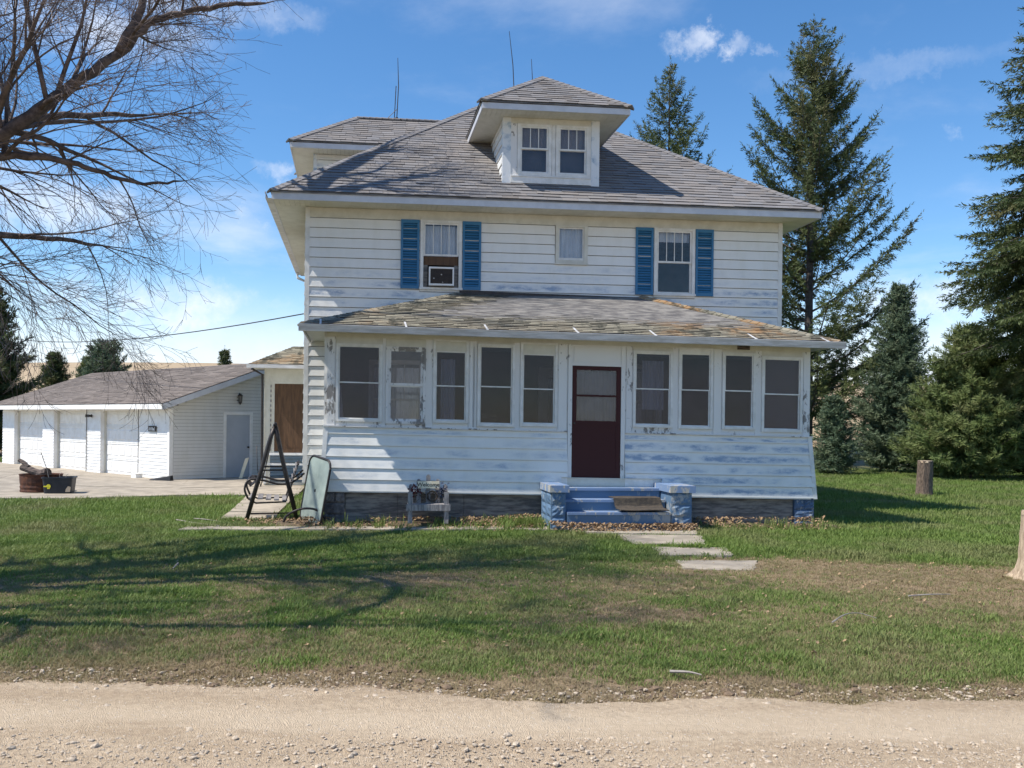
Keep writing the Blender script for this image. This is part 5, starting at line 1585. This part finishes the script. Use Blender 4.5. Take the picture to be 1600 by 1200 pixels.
conifer('spruce_tree', 'big spruce with hanging branches cut by the right edge of the picture', 18.1, 30.5, 16.6, 5.0, 11, 'needles', .31, 'down', 1.35, .20, .10, G_, shape=.72, brush=1.1)
conifer('spruce_tree', 'dense narrow blue-green spruce left of the bushy pine', 15.5, 37.5, 7.6, 2.15, 8, 'needles_blue', .03, 'flat', 2.0, .17, .0, G_, shape=.8, brush=1.2)
conifer('pine_tree', 'broad bushy yellow-green pine behind the barked stump', 16.5, 33.4, 5.4, 2.6, 14, 'needles_pine', .04, 'flat', 2.3, .24, .0, G_, shape=.72, thin=.7, brush=1.3)
conifer('pine_tree', 'dark bushy pine at the right edge beside the bushy yellow-green pine', 19.4, 33.8, 4.6, 2.5, 15, 'needles_pine', .05, 'flat', 2.3, .22, .0, G_, shape=.55, thin=.7, brush=1.2)
conifer('spruce_tree', 'small bluish spruce against the right porch corner', 12.35, 35.6, 2.9, .95, 17, 'needles_blue', .03, 'flat', 1.8, .17, .0, G_, shape=.7)
conifer('spruce_tree', 'dark spruce at the left edge behind the garage end', -25.6, 45.5, 8.9, 3.4, 19, 'needles', .05, 'flat', 1.2, .26, .05, G_)
conifer('spruce_tree', 'round bushy young spruce standing over the garage ridge', -20.3, 46, 5.6, 2.2, 23, 'needles_blue', .05, 'flat', 1.4, .2, .0, G_, shape=.6)
conifer('spruce_tree', 'small conical cedar on the tan slope left of the garage roof', -24.9, 50.5, 4.9, 1.3, 29, 'needles', .05, 'flat', 1.8, .2, .0, G_, shape=.6)
conifer('spruce_tree', 'tiny conifer tip above the garage ridge beside the rear entry roof', -13.6, 44, 5.1, 1.2, 31, 'needles', .05, 'up', 1.2, .2, .0, G_)
conifer('spruce_tree', 'low dark shrub-like conifer at the left garage roof corner', -26.3, 43.0, 3.9, 1.8, 37, 'needles', .05, 'flat', 1.6, .2, .0, G_, shape=.6)
conifer('spruce_tree', 'small shaggy conifer right of the conical cedar on the slope', -23.6, 51.5, 4.5, 1.0, 41, 'needles_pine', .05, 'flat', 1.6, .2, .0, G_, shape=.6)

# ------------------------------------------------------------------ stumps
def stump(x, y, h, r, mat, topmat, seed, label, flarek=.5, lean=(0, 0)):
    q = random.Random(seed); n = 34; f = MB(); rows = 12
    root = empty('tree_stump', (x, y, gz(x, y) - .03), label=label, cat='tree stump')
    colr = [q.uniform(-1, 1) for _ in range(n)]; fl = [q.uniform(.2, 1.6) for _ in range(n)]
    base = len(f.v)
    for k in range(rows + 1):
        t = k / rows; kk = [r * (1 + flarek * fl[j] * math.exp(-t * 8)) * (1 - .06 * t) * (1 + .075 * colr[j] + .03 * q.uniform(-1, 1)) for j in range(n)]
        f.pts([(kk[j] * math.cos(2 * PI * j / n) + lean[0] * t * h,
                kk[j] * math.sin(2 * PI * j / n) + lean[1] * t * h, h * t + (.02 * q.uniform(-1, 1) if k == rows else 0)) for j in range(n)])
    for k in range(rows):
        for j in range(n):
            f.f.append((base + k * n + j, base + k * n + (j + 1) % n, base + (k + 1) * n + (j + 1) % n, base + (k + 1) * n + j)); f.c.append(None)
    f.build('trunk', mat, root, smooth=True)
    c = MB(); c.face([((r * .90) * math.cos(2 * PI * j / n) + lean[0] * h, (r * .90) * math.sin(2 * PI * j / n) + lean[1] * h, h + .006) for j in range(n)])
    c.lathe([(r * .9, h + .006), (r * .95, h - .05)], n, lean[0] * h, lean[1] * h)
    c.build('cut_face', topmat, root)
    return root
st1 = stump(11.25, 25.3, .98, .205, M['bark'], M['cutwood'], 3, 'upright barked tree stump standing on the far right lawn', .18, (.03, 0))
f = MB(); f.hexa([(.16, -.05, 0), (.24, -.03, 0), (.22, .08, 0), (.14, .06, 0), (.17, -.03, .25), (.2, -.02, .24), (.19, .04, .24), (.15, .03, .26)]); f.build('bark_slab', M['cutwood'], st1)
stump(6.42, 11.3, .86, .21, M['cutwood'], M['cutwood'], 9, 'barkless pale stump cut by the right edge of the picture', .75, (.02, 0))

# ------------------------------------------------------------------ lawn swing frame
swp = (-4.42, 17.25, .03)
sw = empty('lawn_swing', swp, R(14), label='dark metal lawn swing with A-frame legs at the left porch corner', cat='swing')
def tub(name, P, r, par=None, mat='darkmetal', n=8, smooth=True):
    f = MB(); f.tube(P, r, n); return f.build(name, M[mat], par or sw, smooth=smooth)
for y in (-.55, .75):
    tub('leg', [(.02, y, 1.72), (-.06, y, 1.5), (-.22, y - .02, .9), (-.46, y - .04, .02)], .037)
    tub('leg', [(.02, y, 1.72), (.07, y, 1.5), (.20, y, .9), (.42, y, .02)], .037)
    tub('cross_brace', [(-.21, y, .92), (.19, y, .92)], .015)
    tub('foot_rail', [(-.46, y - .04, .02), (.42, y, .02)], .016)
tub('top_beam', [(.02, -.62, 1.74), (.02, .1, 1.75), (.02, .82, 1.74)], .034)
for y in (-.42, .62):
    tub('hanger', [(.02, y, 1.72), (-.22, y, .62)], .009, n=6); tub('hanger', [(.02, y, 1.72), (.24, y, .66)], .009, n=6)
    f = MB()
    arm = catmull([(-.44, y, .40), (-.50, y, .58), (-.42, y, .74), (-.18, y, .73), (.10, y, .66), (.34, y, .70), (.55, y, .86)], 5)
    f.tube(arm, .019, 8); f.build('armrest', M['darkmetal'], sw, smooth=True)
    tub('arm_post', [(-.44, y, .40), (-.30, y, .32), (.22, y, .34), (.34, y, .70)], .016)
for k in range(5):
    x = -.42 + k * .145
    f = MB(); f.box(x, x + .09, -.45, .65, .40 - k * .012, .42 - k * .012); f.build('seat_slat', M['greywood'], sw)
for k in range(5):
    f = MB(); z = .50 + k * .11; x = .26 + k * .035
    f.box(x, x + .018, -.45, .65, z, z + .075); f.build('back_slat', M['greywood'], sw)
f = MB()
for k in range(7):
    y = -.40 + k * .16
    f.tube(catmull([(-.40, y, .62), (-.46, y + .06, .70), (-.40, y + .12, .76), (-.32, y + .06, .70), (-.40, y, .62)], 4), .008, 5)
f.build('scrollwork', M['darkmetal'], sw)
tub('canopy_bar', [(-.30, -.5, 1.36), (-.28, -.5, .95), (-.22, -.5, .62)], .008, n=6)

for k in range(9):
    y = -.42 + k * .13
    tub('back_rod', [(.24, y, .40), (.36, y, .78), (.44, y, 1.02)], .007, n=5)
tub('back_rail', [(.44, -.46, 1.02), (.46, .1, 1.06), (.44, .66, 1.02)], .014)
for y in (-.42, .62):
    tub('glide_arm', [(-.16, y, 1.10), (-.30, y + .02, .70), (-.36, y + .03, .42)], .011, n=6)

# curved tube lying in front of it
f = MB(); f.tube(catmull([(-3.95, 16.05, .05), (-3.85, 16.0, .22), (-3.6, 16.0, .33), (-3.35, 16.05, .30), (-3.18, 16.1, .10), (-3.14, 16.1, .03)], 6), .02, 8)
f.build('bent_tube', M['darkmetal'], None, smooth=True, label='bent dark metal tube standing in the grass before the glass table top', cat='metal tube')

# glass table top leaning on the porch corner
tt = empty('glass_table_top', (-3.52, 16.22, .06), label='pale green glass table top with dark rim leaning at the porch corner', cat='table top')
W_, H_ = .80, 1.16
n_ = 6; out = []
for (cx, cy, a0_) in ((W_ / 2 - .16, H_ - .16, 0), (-W_ / 2 + .16, H_ - .16, 90), (-W_ / 2 + .16, .16, 180), (W_ / 2 - .16, .16, 270)):
    for k in range(n_ + 1):
        an = R(a0_ + 90 * k / n_); out.append((cx + .16 * math.cos(an), cy + .16 * math.sin(an)))
f = MB()
fr_ = [(x, -.006, z) for x, z in out]; bk_ = [(x, .006, z) for x, z in out]
f.face(fr_[::-1]); f.face(bk_)
for i in range(len(out)): f.face([fr_[i], fr_[(i + 1) % len(out)], bk_[(i + 1) % len(out)], bk_[i]])
o1 = fix_normals(f.build('glass_panel', M['glassgreen'], tt))
f = MB(); f.tube([(x, 0, z) for x, z in out + out[:2]], .022, 6); o2 = f.build('rim', M['darkmetal'], tt, smooth=True)
f = MB(); f.lathe([(.03, -.012), (.03, .0), (.0, .0)], 12); o3 = f.build('umbrella_hole', M['black'], tt); o3.rotation_euler = (R(90), 0, 0); o3.location = (0, -.008, H_ * .5)
tt.rotation_euler = (R(-7), R(7), R(-52))

# ------------------------------------------------------------------ welcome chair planter
cp = hworld(2.28, PF - .55, .13)
ch = empty('welcome_chair', cp, TH, label='small grey weathered wooden chair planter with a sign, against the porch skirt', cat='chair')
for (x, ht) in ((-.30, .63), (-.165, .72), (.0, .80), (.165, .72), (.30, .63)):
    f = MB(); w_ = .075
    f.hexa([(x - w_ / 2, .24, .22), (x + w_ / 2, .24, .22), (x + w_ / 2, .26, .22), (x - w_ / 2, .26, .22), (x - w_ / 2, .30, ht - .03), (x + w_ / 2, .30, ht - .03), (x + w_ / 2, .32, ht - .03), (x - w_ / 2, .32, ht - .03)])
    f.hexa([(x - w_ / 2, .30, ht - .03), (x + w_ / 2, .30, ht - .03), (x + w_ / 2, .32, ht - .03), (x - w_ / 2, .32, ht - .03), (x - w_ / 4, .302, ht), (x + w_ / 4, .302, ht), (x + w_ / 4, .322, ht), (x - w_ / 4, .322, ht)])
    f.build('back_slat', M['greywood'], ch)
for x in (-.31, .31):
    f = MB(); f.box(x - .038, x + .038, -.03, .0, -.02, .25 if x else .25); f.build('leg', M['greywood'], ch)
    f = MB(); f.box(x - .035, x + .035, .27, .30, -.02, .25); f.build('leg', M['greywood'], ch)
    f = MB(); f.box(x - .04, x + .04, -.02, .02, .30, .52); f.build('arm_post', M['greywood'], ch)
f = MB(); f.box(-.38, .38, -.055, -.031, .20, .305); f.build('front_apron', M['greywood'], ch)
f = MB(); f.box(-.36, .36, -.03, .28, .29, .308); f.build('seat', M['greywood'], ch)
f = MB(); f.box(-.19, .19, .235, .255, .565, .685); sg = f.build('sign_board', M['signcream'], ch)
tcu = bpy.data.curves.new('lettering', 'FONT'); tcu.body = 'Welcome'; tcu.size = .098; tcu.align_x = 'CENTER'; tcu.extrude = .001; tcu.resolution_u = 3; tcu.offset = .0012
to = bpy.data.objects.new('lettering_tmp', tcu); col.objects.link(to)
bpy.context.view_layer.update()
me = bpy.data.meshes.new_from_object(to.evaluated_get(bpy.context.evaluated_depsgraph_get()))
bpy.data.objects.remove(to); me.materials.clear(); me.materials.append(M['ink'])
lt = bpy.data.objects.new('lettering', me); col.objects.link(lt); lt.parent = sg; lt.location = (0, .2330, .598); lt.rotation_euler = (R(90), 0, 0)
q = random.Random(5)
for (x, mt) in ((-.235, 'flower_red'), (.245, 'flower_blue')):
    f = MB()
    for k in range(46):
        c = Vector((x + q.gauss(0, .045), .19 + q.gauss(0, .02), .53 + q.gauss(0, .05))); d_ = rvec_(q).normalized() * .028; e_ = d_.orthogonal().normalized() * .02
        f.face([c - d_, c + e_, c + d_, c - e_])
    f.build('flower_bunch', M[mt], ch)
f = MB()
for k in range(5):
    pts = [Vector((.07 + (.085 + .012 * q.uniform(-1, 1)) * math.cos(t * 2 * PI / 14), .21 + .012 * math.sin(t * 2.3 + k), .43 + (.085 + .012 * q.uniform(-1, 1)) * math.sin(t * 2 * PI / 14))) for t in range(15)]
    f.tube(pts, .008, 5, caps=False)
for k in range(30):
    p = Vector((q.uniform(-.2, .2), .22, q.uniform(.34, .55))); f.tube([p, p + rvec_(q) * .06], .004, 4, caps=False)
f.build('dry_wreath', M['wreath'], ch)

# ------------------------------------------------------------------ fire pit, logs, tub
pit = empty('fire_pit', (-11.5, 22.7, .03), label='rusty steel fire ring on the drive edge holding charred logs', cat='fire pit')
f = MB(); f.lathe([(.46, 0), (.47, .04), (.455, .08), (.47, .13), (.455, .18), (.47, .24), (.48, .42), (.50, .44), (.47, .44), (.45, .42), (.44, .05), (.0, .04)], 28); f.build('ring', M['rust'], pit, smooth=False)
f = MB(); f.lathe([(.44, .30), (.25, .36), (.0, .38)], 14); f.build('ash', M['pit_log'], pit)
for k, (p, e_, r_, lb) in enumerate((((-.50, .05, .60), (.25, -.2, .40), .085, 'thick charred log sloping up to the left out of the fire ring'), ((-.58, .1, .76), (-.28, -.05, .60), .05, 'thin forked log end at the top of the fire pit heap'), ((.02, -.1, .42), (.30, -.3, .50), .12, 'short round log end facing forward on the fire ring'))):
    f = MB(); A_, B_ = Vector(p), Vector(e_); pts = [A_.lerp(B_, t / 4) + rvec_(q) * .012 for t in range(5)]
    f.tube(pts, [r_ * u for u in (.9, 1.04, 1, 1.03, .95)], 9)
    o = f.build('log', M['pit_log'], None, smooth=False, label=lb, cat='log'); o.location = (-11.5, 22.7, .03)
tb = empty('plastic_tub', (-10.88, 22.35, .03), R(12), label='dark blue-black plastic tub with a yellow mark right of the fire ring', cat='tub')
f = MB(); 
def rr_(w_, d__, z, r_=.08):
    pts = []
    for (cx, cy, a0_) in ((w_ - r_, d__ - r_, 0), (-w_ + r_, d__ - r_, 90), (-w_ + r_, -d__ + r_, 180), (w_ - r_, -d__ + r_, 270)):
        for k in range(4): an = R(a0_ + 30 * k); pts.append((cx + r_ * math.cos(an), cy + r_ * math.sin(an), z))
    return pts
L_ = [rr_(.30, .24, 0), rr_(.335, .27, .36), rr_(.355, .29, .37), rr_(.355, .29, .40), rr_(.32, .255, .40), rr_(.29, .23, .03)]
i0 = f.pts([p for r_ in L_ for p in r_]); m_ = 16
for k in range(len(L_) - 1):
    for j in range(m_):
        f.f.append((i0 + k * m_ + j, i0 + k * m_ + (j + 1) % m_, i0 + (k + 1) * m_ + (j + 1) % m_, i0 + (k + 1) * m_ + j)); f.c.append(None)
f.f.append(tuple(i0 + j for j in reversed(range(m_)))); f.c.append(None); f.f.append(tuple(i0 + 5 * m_ + j for j in range(m_))); f.c.append(None)
M['tubblue'] = simple('dark_tub_plastic', (.02, .025, .035), (.03, .035, .045), 5, .4, .05)
f.build('body', M['tubblue'], tb)
f = MB()
for k in range(9):
    an = k * 2 * PI / 9; f.face([(-.17, -.295, .19), (-.17 + .05 * math.cos(an), -.296, .19 + .05 * math.sin(an)), (-.17 + .05 * math.cos(an + .7), -.296, .19 + .05 * math.sin(an + .7))])
f.box(-.28, -.17, -.298, -.292, .17, .20); f.box(-.20, -.14, -.299, -.293, .125, .145)
f.build('yellow_emblem', M['yellow'], tb)
f = MB(); f.face([(.20, -.285, .05), (.30, -.262, .05), (.315, -.262, .17), (.26, -.29, .19), (.21, -.29, .12)]); f.build('worn_corner', M['stone'], tb)
f = MB(); f.tube([(-.2, .05, .1), (-.28, .02, .55), (-.42, .0, .98)], .009, 5); f.tube([(.02, 0, .2), (.0, 0, .45), (.04, 0, .5)], .006, 4); f.tube([(.12, 0, .2), (.15, 0, .44), (.2, 0, .47)], .006, 4)
f.build('dry_stems', M['stick'], tb)

# small leaning white board by the garage door, sticks on the lawn
f = MB(); f.hexa([(-.05, -.01, 0), (.05, -.01, 0), (.05, .01, 0), (-.05, .01, 0), (.14, -.01, .62), (.26, -.01, .66), (.26, .01, .66), (.14, .01, .62)])
o = f.build('leaning_board', M['signcream'], None, label='thin pale board leaning near the garage side door', cat='board'); o.location = (-8.35, 28.6, .03)
def stickobj(P, r_, lb):
    f = MB(); pts = catmull([(x, y, gz(x, y) + .03 + z) for (x, y, z) in P], 4); f.tube(pts, [r_ * (1 - .6 * k / (len(pts) - 1)) for k in range(len(pts))], 5)
    f.build('fallen_stick', M['stick'], None, label=lb, cat='stick')
stickobj([(-5.95, 16.5, .03), (-5.4, 16.0, .02), (-4.9, 15.6, .03)], .016, 'bleached stick lying on the lawn left of the swing')
stickobj([(-5.7, 16.7, .03), (-5.35, 16.35, .05), (-5.1, 16.3, .02)], .012, 'short bleached twig beside the bleached stick on the left lawn')
stickobj([(-4.12, 11.5, .03), (-4.04, 11.2, .04), (-4.0, 11.0, .03)], .015, 'pale stick in the shaded grass of the left lawn')
stickobj([(2.78, 8.0, .03), (2.95, 8.16, .07), (3.12, 8.28, .06), (3.25, 8.22, .03)], .007, 'grey crooked twig in the front lawn on the right')
stickobj([(1.1, 6.35, .02), (1.22, 6.3, .03), (1.3, 6.27, .02)], .012, 'pale broken stick at the road edge')
stickobj([(4.1, 9.55, .02), (4.35, 9.6, .03), (4.6, 9.7, .02)], .010, 'grey bark strip on the bare patch of the right lawn')

# ------------------------------------------------------------------ scattered ground cover (geometry-node instances)
def blades(name, n, hgt, wdt, spread, lean, mat, seed):
    q = random.Random(seed); V = []; F = []
    for k in range(n):
        an = q.uniform(0, 2 * PI); r_ = spread * math.sqrt(q.random()); b0 = Vector((r_ * math.cos(an), r_ * math.sin(an), -.008))
        an2 = q.uniform(0, 2 * PI); d_ = Vector((math.cos(an2), math.sin(an2), 0)); s_ = Vector((-d_.y, d_.x, 0)) * wdt * q.uniform(.7, 1.3) / 2
        h_ = hgt * q.uniform(.55, 1.2); l_ = lean * q.uniform(.2, 1.3) * h_
        m_ = b0 + d_ * l_ * .35 + Vector((0, 0, h_ * .6)); t_ = b0 + d_ * l_ + Vector((0, 0, h_))
        i = len(V); V += [b0 - s_, b0 + s_, m_ + s_ * .8, m_ - s_ * .8, t_]; F += [(i, i + 1, i + 2, i + 3), (i + 3, i + 2, i + 4)]
    me = bpy.data.meshes.new(name); me.from_pydata([tuple(v) for v in V], [], F); me.materials.append(mat)
    return bpy.data.objects.new(name, me)
def pebble(name, seed, mat, s=1.0):
    q = random.Random(seed); bm = bmesh.new(); bmesh.ops.create_icosphere(bm, subdivisions=1, radius=.5)
    for v in bm.verts: v.co = Vector((v.co.x * 1.2, v.co.y * .9, v.co.z * .65)) * q.uniform(.75, 1.2)
    me = bpy.data.meshes.new(name); bm.to_mesh(me); bm.free(); me.materials.append(mat)
    return bpy.data.objects.new(name, me)
def leaf(name, seed, mat):
    q = random.Random(seed); V = [(0, -.5, 0), (.28, -.12, .08), (.22, .25, .03), (0, .55, .12), (-.22, .25, .1), (-.28, -.12, .02), (0, 0, -.04)]
    F = [(6, i, (i + 1) % 6) for i in range(6)]
    me = bpy.data.meshes.new(name); me.from_pydata(V, [], F); me.materials.append(mat); return bpy.data.objects.new(name, me)

def scatter(name, pts, protos, label=None):
    """pts: (x,y,z,scale,rotz,tilt); a cloud of points that carries instances of a few prototypes"""
    c = bpy.data.collections.new(name + '_kinds')
    for o in protos: c.objects.link(o)
    me = bpy.data.meshes.new(name); me.from_pydata([p[:3] for p in pts], [], [])
    me.attributes.new('sc', 'FLOAT', 'POINT').data.foreach_set('value', [p[3] for p in pts])
    rot = []
    for p in pts: rot.extend((p[5], p[5] * .6, p[4]))
    me.attributes.new('ro', 'FLOAT_VECTOR', 'POINT').data.foreach_set('vector', rot)
    o = bpy.data.objects.new(name, me); col.objects.link(o)
    g = bpy.data.node_groups.new(name, 'GeometryNodeTree')
    g.interface.new_socket('Geometry', in_out='INPUT', socket_type='NodeSocketGeometry'); g.interface.new_socket('Geometry', in_out='OUTPUT', socket_type='NodeSocketGeometry')
    n = g.nodes; gi = n.new('NodeGroupInput'); go = n.new('NodeGroupOutput')
    ip = n.new('GeometryNodeInstanceOnPoints'); ci = n.new('GeometryNodeCollectionInfo'); ci.inputs[0].default_value = c; ci.inputs['Separate Children'].default_value = True; ci.inputs['Reset Children'].default_value = True
    a1 = n.new('GeometryNodeInputNamedAttribute'); a1.data_type = 'FLOAT'; a1.inputs[0].default_value = 'sc'
    a2 = n.new('GeometryNodeInputNamedAttribute'); a2.data_type = 'FLOAT_VECTOR'; a2.inputs[0].default_value = 'ro'
    l = g.links; l.new(gi.outputs[0], ip.inputs['Points']); l.new(ci.outputs[0], ip.inputs['Instance']); ip.inputs['Pick Instance'].default_value = True
    l.new(a1.outputs[0], ip.inputs['Scale']); e2r = n.new('FunctionNodeEulerToRotation'); l.new(a2.outputs[0], e2r.inputs[0]); l.new(e2r.outputs[0], ip.inputs['Rotation']); l.new(ip.outputs[0], go.inputs[0])
    md = o.modifiers.new('scatter', 'NODES'); md.node_group = g
    return tag(o, label, kind='stuff')

q = random.Random(99)
HO = Vector((OX, OY))
def in_house(x, y):
    dx, dy = x - OX, y - OY
    a = dx * math.cos(TH) + dy * math.sin(TH); b = -dx * math.sin(TH) + dy * math.cos(TH)
    if -.15 < a < 9.6 and -2.62 < b < 12: return True
    return 4.25 < a < 6.9 and -3.5 < b < -2.5
def poly_in(x, y, P):
    c = False; n = len(P); j = n - 1
    for i in range(n):
        if (P[i][1] > y) != (P[j][1] > y) and x < (P[j][0] - P[i][0]) * (y - P[i][1]) / (P[j][1] - P[i][1]) + P[i][0]: c = not c
        j = i
    return c
hard = [near + far[::-1], [(-6.4, 22.4), (-5.15, 22.6), (-4.2, 16.8), (-5.45, 16.9)], [(-5.4, 15.08), (.85, 15.72), (.85, 16.1), (-5.4, 15.5)],
        ] + SLABS
def blocked(x, y):
    if in_house(x, y): return True
    if y > 11.5:
        for P_ in hard:
            if poly_in(x + q.gauss(0, .07), y + q.gauss(0, .07), P_): return True
    return False
def bed(x, y):
    """planting bed between the walk and the porch"""
    dx, dy = x - OX, y - OY
    a = dx * math.cos(TH) + dy * math.sin(TH); b = -dx * math.sin(TH) + dy * math.cos(TH)
    return -.3 < a < 9.6 and -3.45 < b < -2.5
gp, dp_, gp2 = [], [], []
for k in range(135000):
    y = 5.7 + (17.5 - 5.7) * q.random() ** 1.25; x = q.uniform(-1, 1) * (.62 * y + .8)
    if blocked(x, y): continue
    L = lush(x, y)
    if bed(x, y): L *= .18
    r_ = q.random()
    tall = (1.55 if n2d(x, y, 2.2, 40) > .42 else 1.0) * (.75 + .55 * L) * (1.25 if y > 12.5 else .9) * q.uniform(.7, 1.25)
    if r_ < L * (.78 if y < 12.5 else .95): gp.append((x, y, gz(x, y), tall, q.uniform(0, 6.28), q.uniform(-.15, .15)))
    elif q.random() < .85 * (.35 + .65 * sstep(y, 6.0, 6.7)) and y > road_edge(x) - .12: dp_.append((x, y, gz(x, y), q.uniform(.5, 1.0), q.uniform(0, 6.28), q.uniform(-.3, .3)))
for k in range(60000):
    y = 15.5 + 29 * q.random() ** 1.3; x = q.uniform(-1, 1) * .62 * y
    if blocked(x, y): continue
    if y > 41 or (x > 9.5 and y > 39.5): continue
    L = lush(x, y)
    if q.random() < L: gp2.append((x, y, gz(x, y), q.uniform(1.0, 1.7), q.uniform(0, 6.28), q.uniform(-.15, .15)))
scatter('lawn_grass', gp, [blades('tuft', 11, .043, .0056, .06, .8, M['blade'], s_) for s_ in (1, 2, 3, 4)])
scatter('far_lawn_grass', gp2, [blades('far_tuft', 12, .07, .009, .10, .7, M['blade'], s_) for s_ in (5, 6, 7)])
scatter('dry_grass', dp_, [blades('dry_tuft', 10, .045, .005, .075, 1.5, M['dryblade'], s_) for s_ in (8, 9, 10)])
print('tufts', len(gp), len(gp2), len(dp_))
# loose stones on the road, more of them along two windrows
sp_ = []
for k in range(60000):
    x = q.uniform(-5.2, 5.2); y = 2.2 + 4.7 * q.random() ** .7
    dn_ = .5 + 1.3 * math.exp(-((y - 4.85 - .1 * n2d(x, 0, .6, 3)) / .16) ** 2) + .8 * math.exp(-((y - 3.6 - .25 * (x > 1)) / .35) ** 2) + .35 * math.exp(-((y - 5.75) / .2) ** 2)
    dn_ *= .55 + .9 * max(0, n2d(x, y, 1.1, 31) + .3)
    if q.random() > dn_: continue
    if y > road_edge(x) + .25: continue
    s_ = min(.05, .005 + .0065 * q.expovariate(1.0))
    sp_.append((x, y, .128 + s_ * .12, s_, q.uniform(0, 6.28), q.uniform(-.4, .4)))
scatter('road_stones', sp_, [pebble('pebble', s_, M['stone']) for s_ in (1, 2, 3, 4)])
cp_ = []
for k in range(2600):
    x = q.uniform(-5.5, 5.5); e = abs(q.gauss(0, .33)); y = road_edge(x) + e - .1
    if n2d(x, y, .8, 50) + .25 - .05 * x < q.uniform(-.2, .6): continue
    cp_.append((x, y, gz(x, y) + .004, min(.09, .012 + .016 * q.expovariate(1)), q.uniform(0, 6.28), q.uniform(-.4, .4)))
M['clod'] = simple('soil_clod', (.22, .155, .10), (.12, .085, .058), 3, .95, .4)
scatter('soil_clods', cp_, [pebble('clod', s_, M['clod']) for s_ in (11, 12, 13)])
# fallen leaves and mulch along the porch foundation, a few over the lawn
lp = []
for k in range(9000):
    a = q.uniform(.1, 9.6); b_ = -2.58 - abs(q.gauss(0, .42))
    if b_ < -3.75: continue
    cl = n2d(a, b_, 1.6, 17)
    big = 1.3 if 3.2 < a < 7.0 else (.9 if a < 3.2 else .55)
    if q.random() > (.35 + cl) * big + .1: continue
    if 4.3 < a < 6.83 and b_ > -3.5: b_ = -3.5 - abs(q.gauss(0, .12))
    p = hworld(a, b_, 0); h_ = .03 + .12 * math.exp(-((b_ + 2.6) / .45) ** 2) + (.05 * math.exp(-((a - 4.1) / .5) ** 2)) + (.10 * math.exp(-((b_ + 3.5) / .16) ** 2) if 4.2 < a < 6.9 else 0) + q.uniform(0, .03)
    lp.append((p[0], p[1], h_, q.uniform(.03, .075), q.uniform(0, 6.28), q.uniform(-.9, .9)))
for k in range(1100):
    x = q.uniform(-6, 7); y = q.uniform(7, 15.3); lp.append((x, y, gz(x, y) + .03, q.uniform(.02, .05), q.uniform(0, 6.28), q.uniform(-.9, .9)))
for k in range(700):
    p = (-3.9 + q.gauss(0, .45), 16.35 + q.gauss(0, .22)); lp.append((p[0], p[1], .04 + q.uniform(0, .07), q.uniform(.03, .07), q.uniform(0, 6.28), q.uniform(-.9, .9)))
scatter('leaf_litter', lp, [leaf('dead_leaf', s_, M['litter']) for s_ in (1, 2, 3)])
# earth of the bed, banked against the foundation
f = MB(); V_ = []
na, nb = 60, 8
for i in range(na + 1):
    for j in range(nb + 1):
        a = lerp(-.3, 9.75, i / na); t = j / nb; b_ = lerp(-3.5, -2.4, t)
        z = -.02 + .11 * sstep(t, .05, .8) + .02 * n2d(a, b_, 2.5, 6)
        if a > 7: z -= .04 * sstep(a, 7, 8.5)
        V_.append(hworld(a, b_, z))
i0 = f.pts(V_)
for i in range(na):
    for j in range(nb):
        f.f.append((i0 + i * (nb + 1) + j, i0 + (i + 1) * (nb + 1) + j, i0 + (i + 1) * (nb + 1) + j + 1, i0 + i * (nb + 1) + j + 1)); f.c.append(None)
M['earth'] = simple('bare_earth', (.24, .17, .11), (.12, .085, .06), 9, .95, .8, fine=50, dist=.03)
f.build('planting_bed', M['earth'], None, smooth=True, kind='structure')
# weeds by the steps
wp = []
for k in range(260):
    a, b_ = (q.gauss(3.9, .25), -2.95 + q.gauss(0, .15)) if k < 150 else (q.uniform(.6, 9.4), q.uniform(-3.5, -2.65))
    if 4.28 < a < 6.85 and b_ > -3.52: continue
    p = hworld(a, b_, 0); wp.append((p[0], p[1], .06, q.uniform(1.0, 2.6), q.uniform(0, 6.28), q.uniform(-.2, .2)))
scatter('bed_weeds', wp, [blades('weed_tuft', 10, .085, .006, .05, .8, M['blade'], 77)])
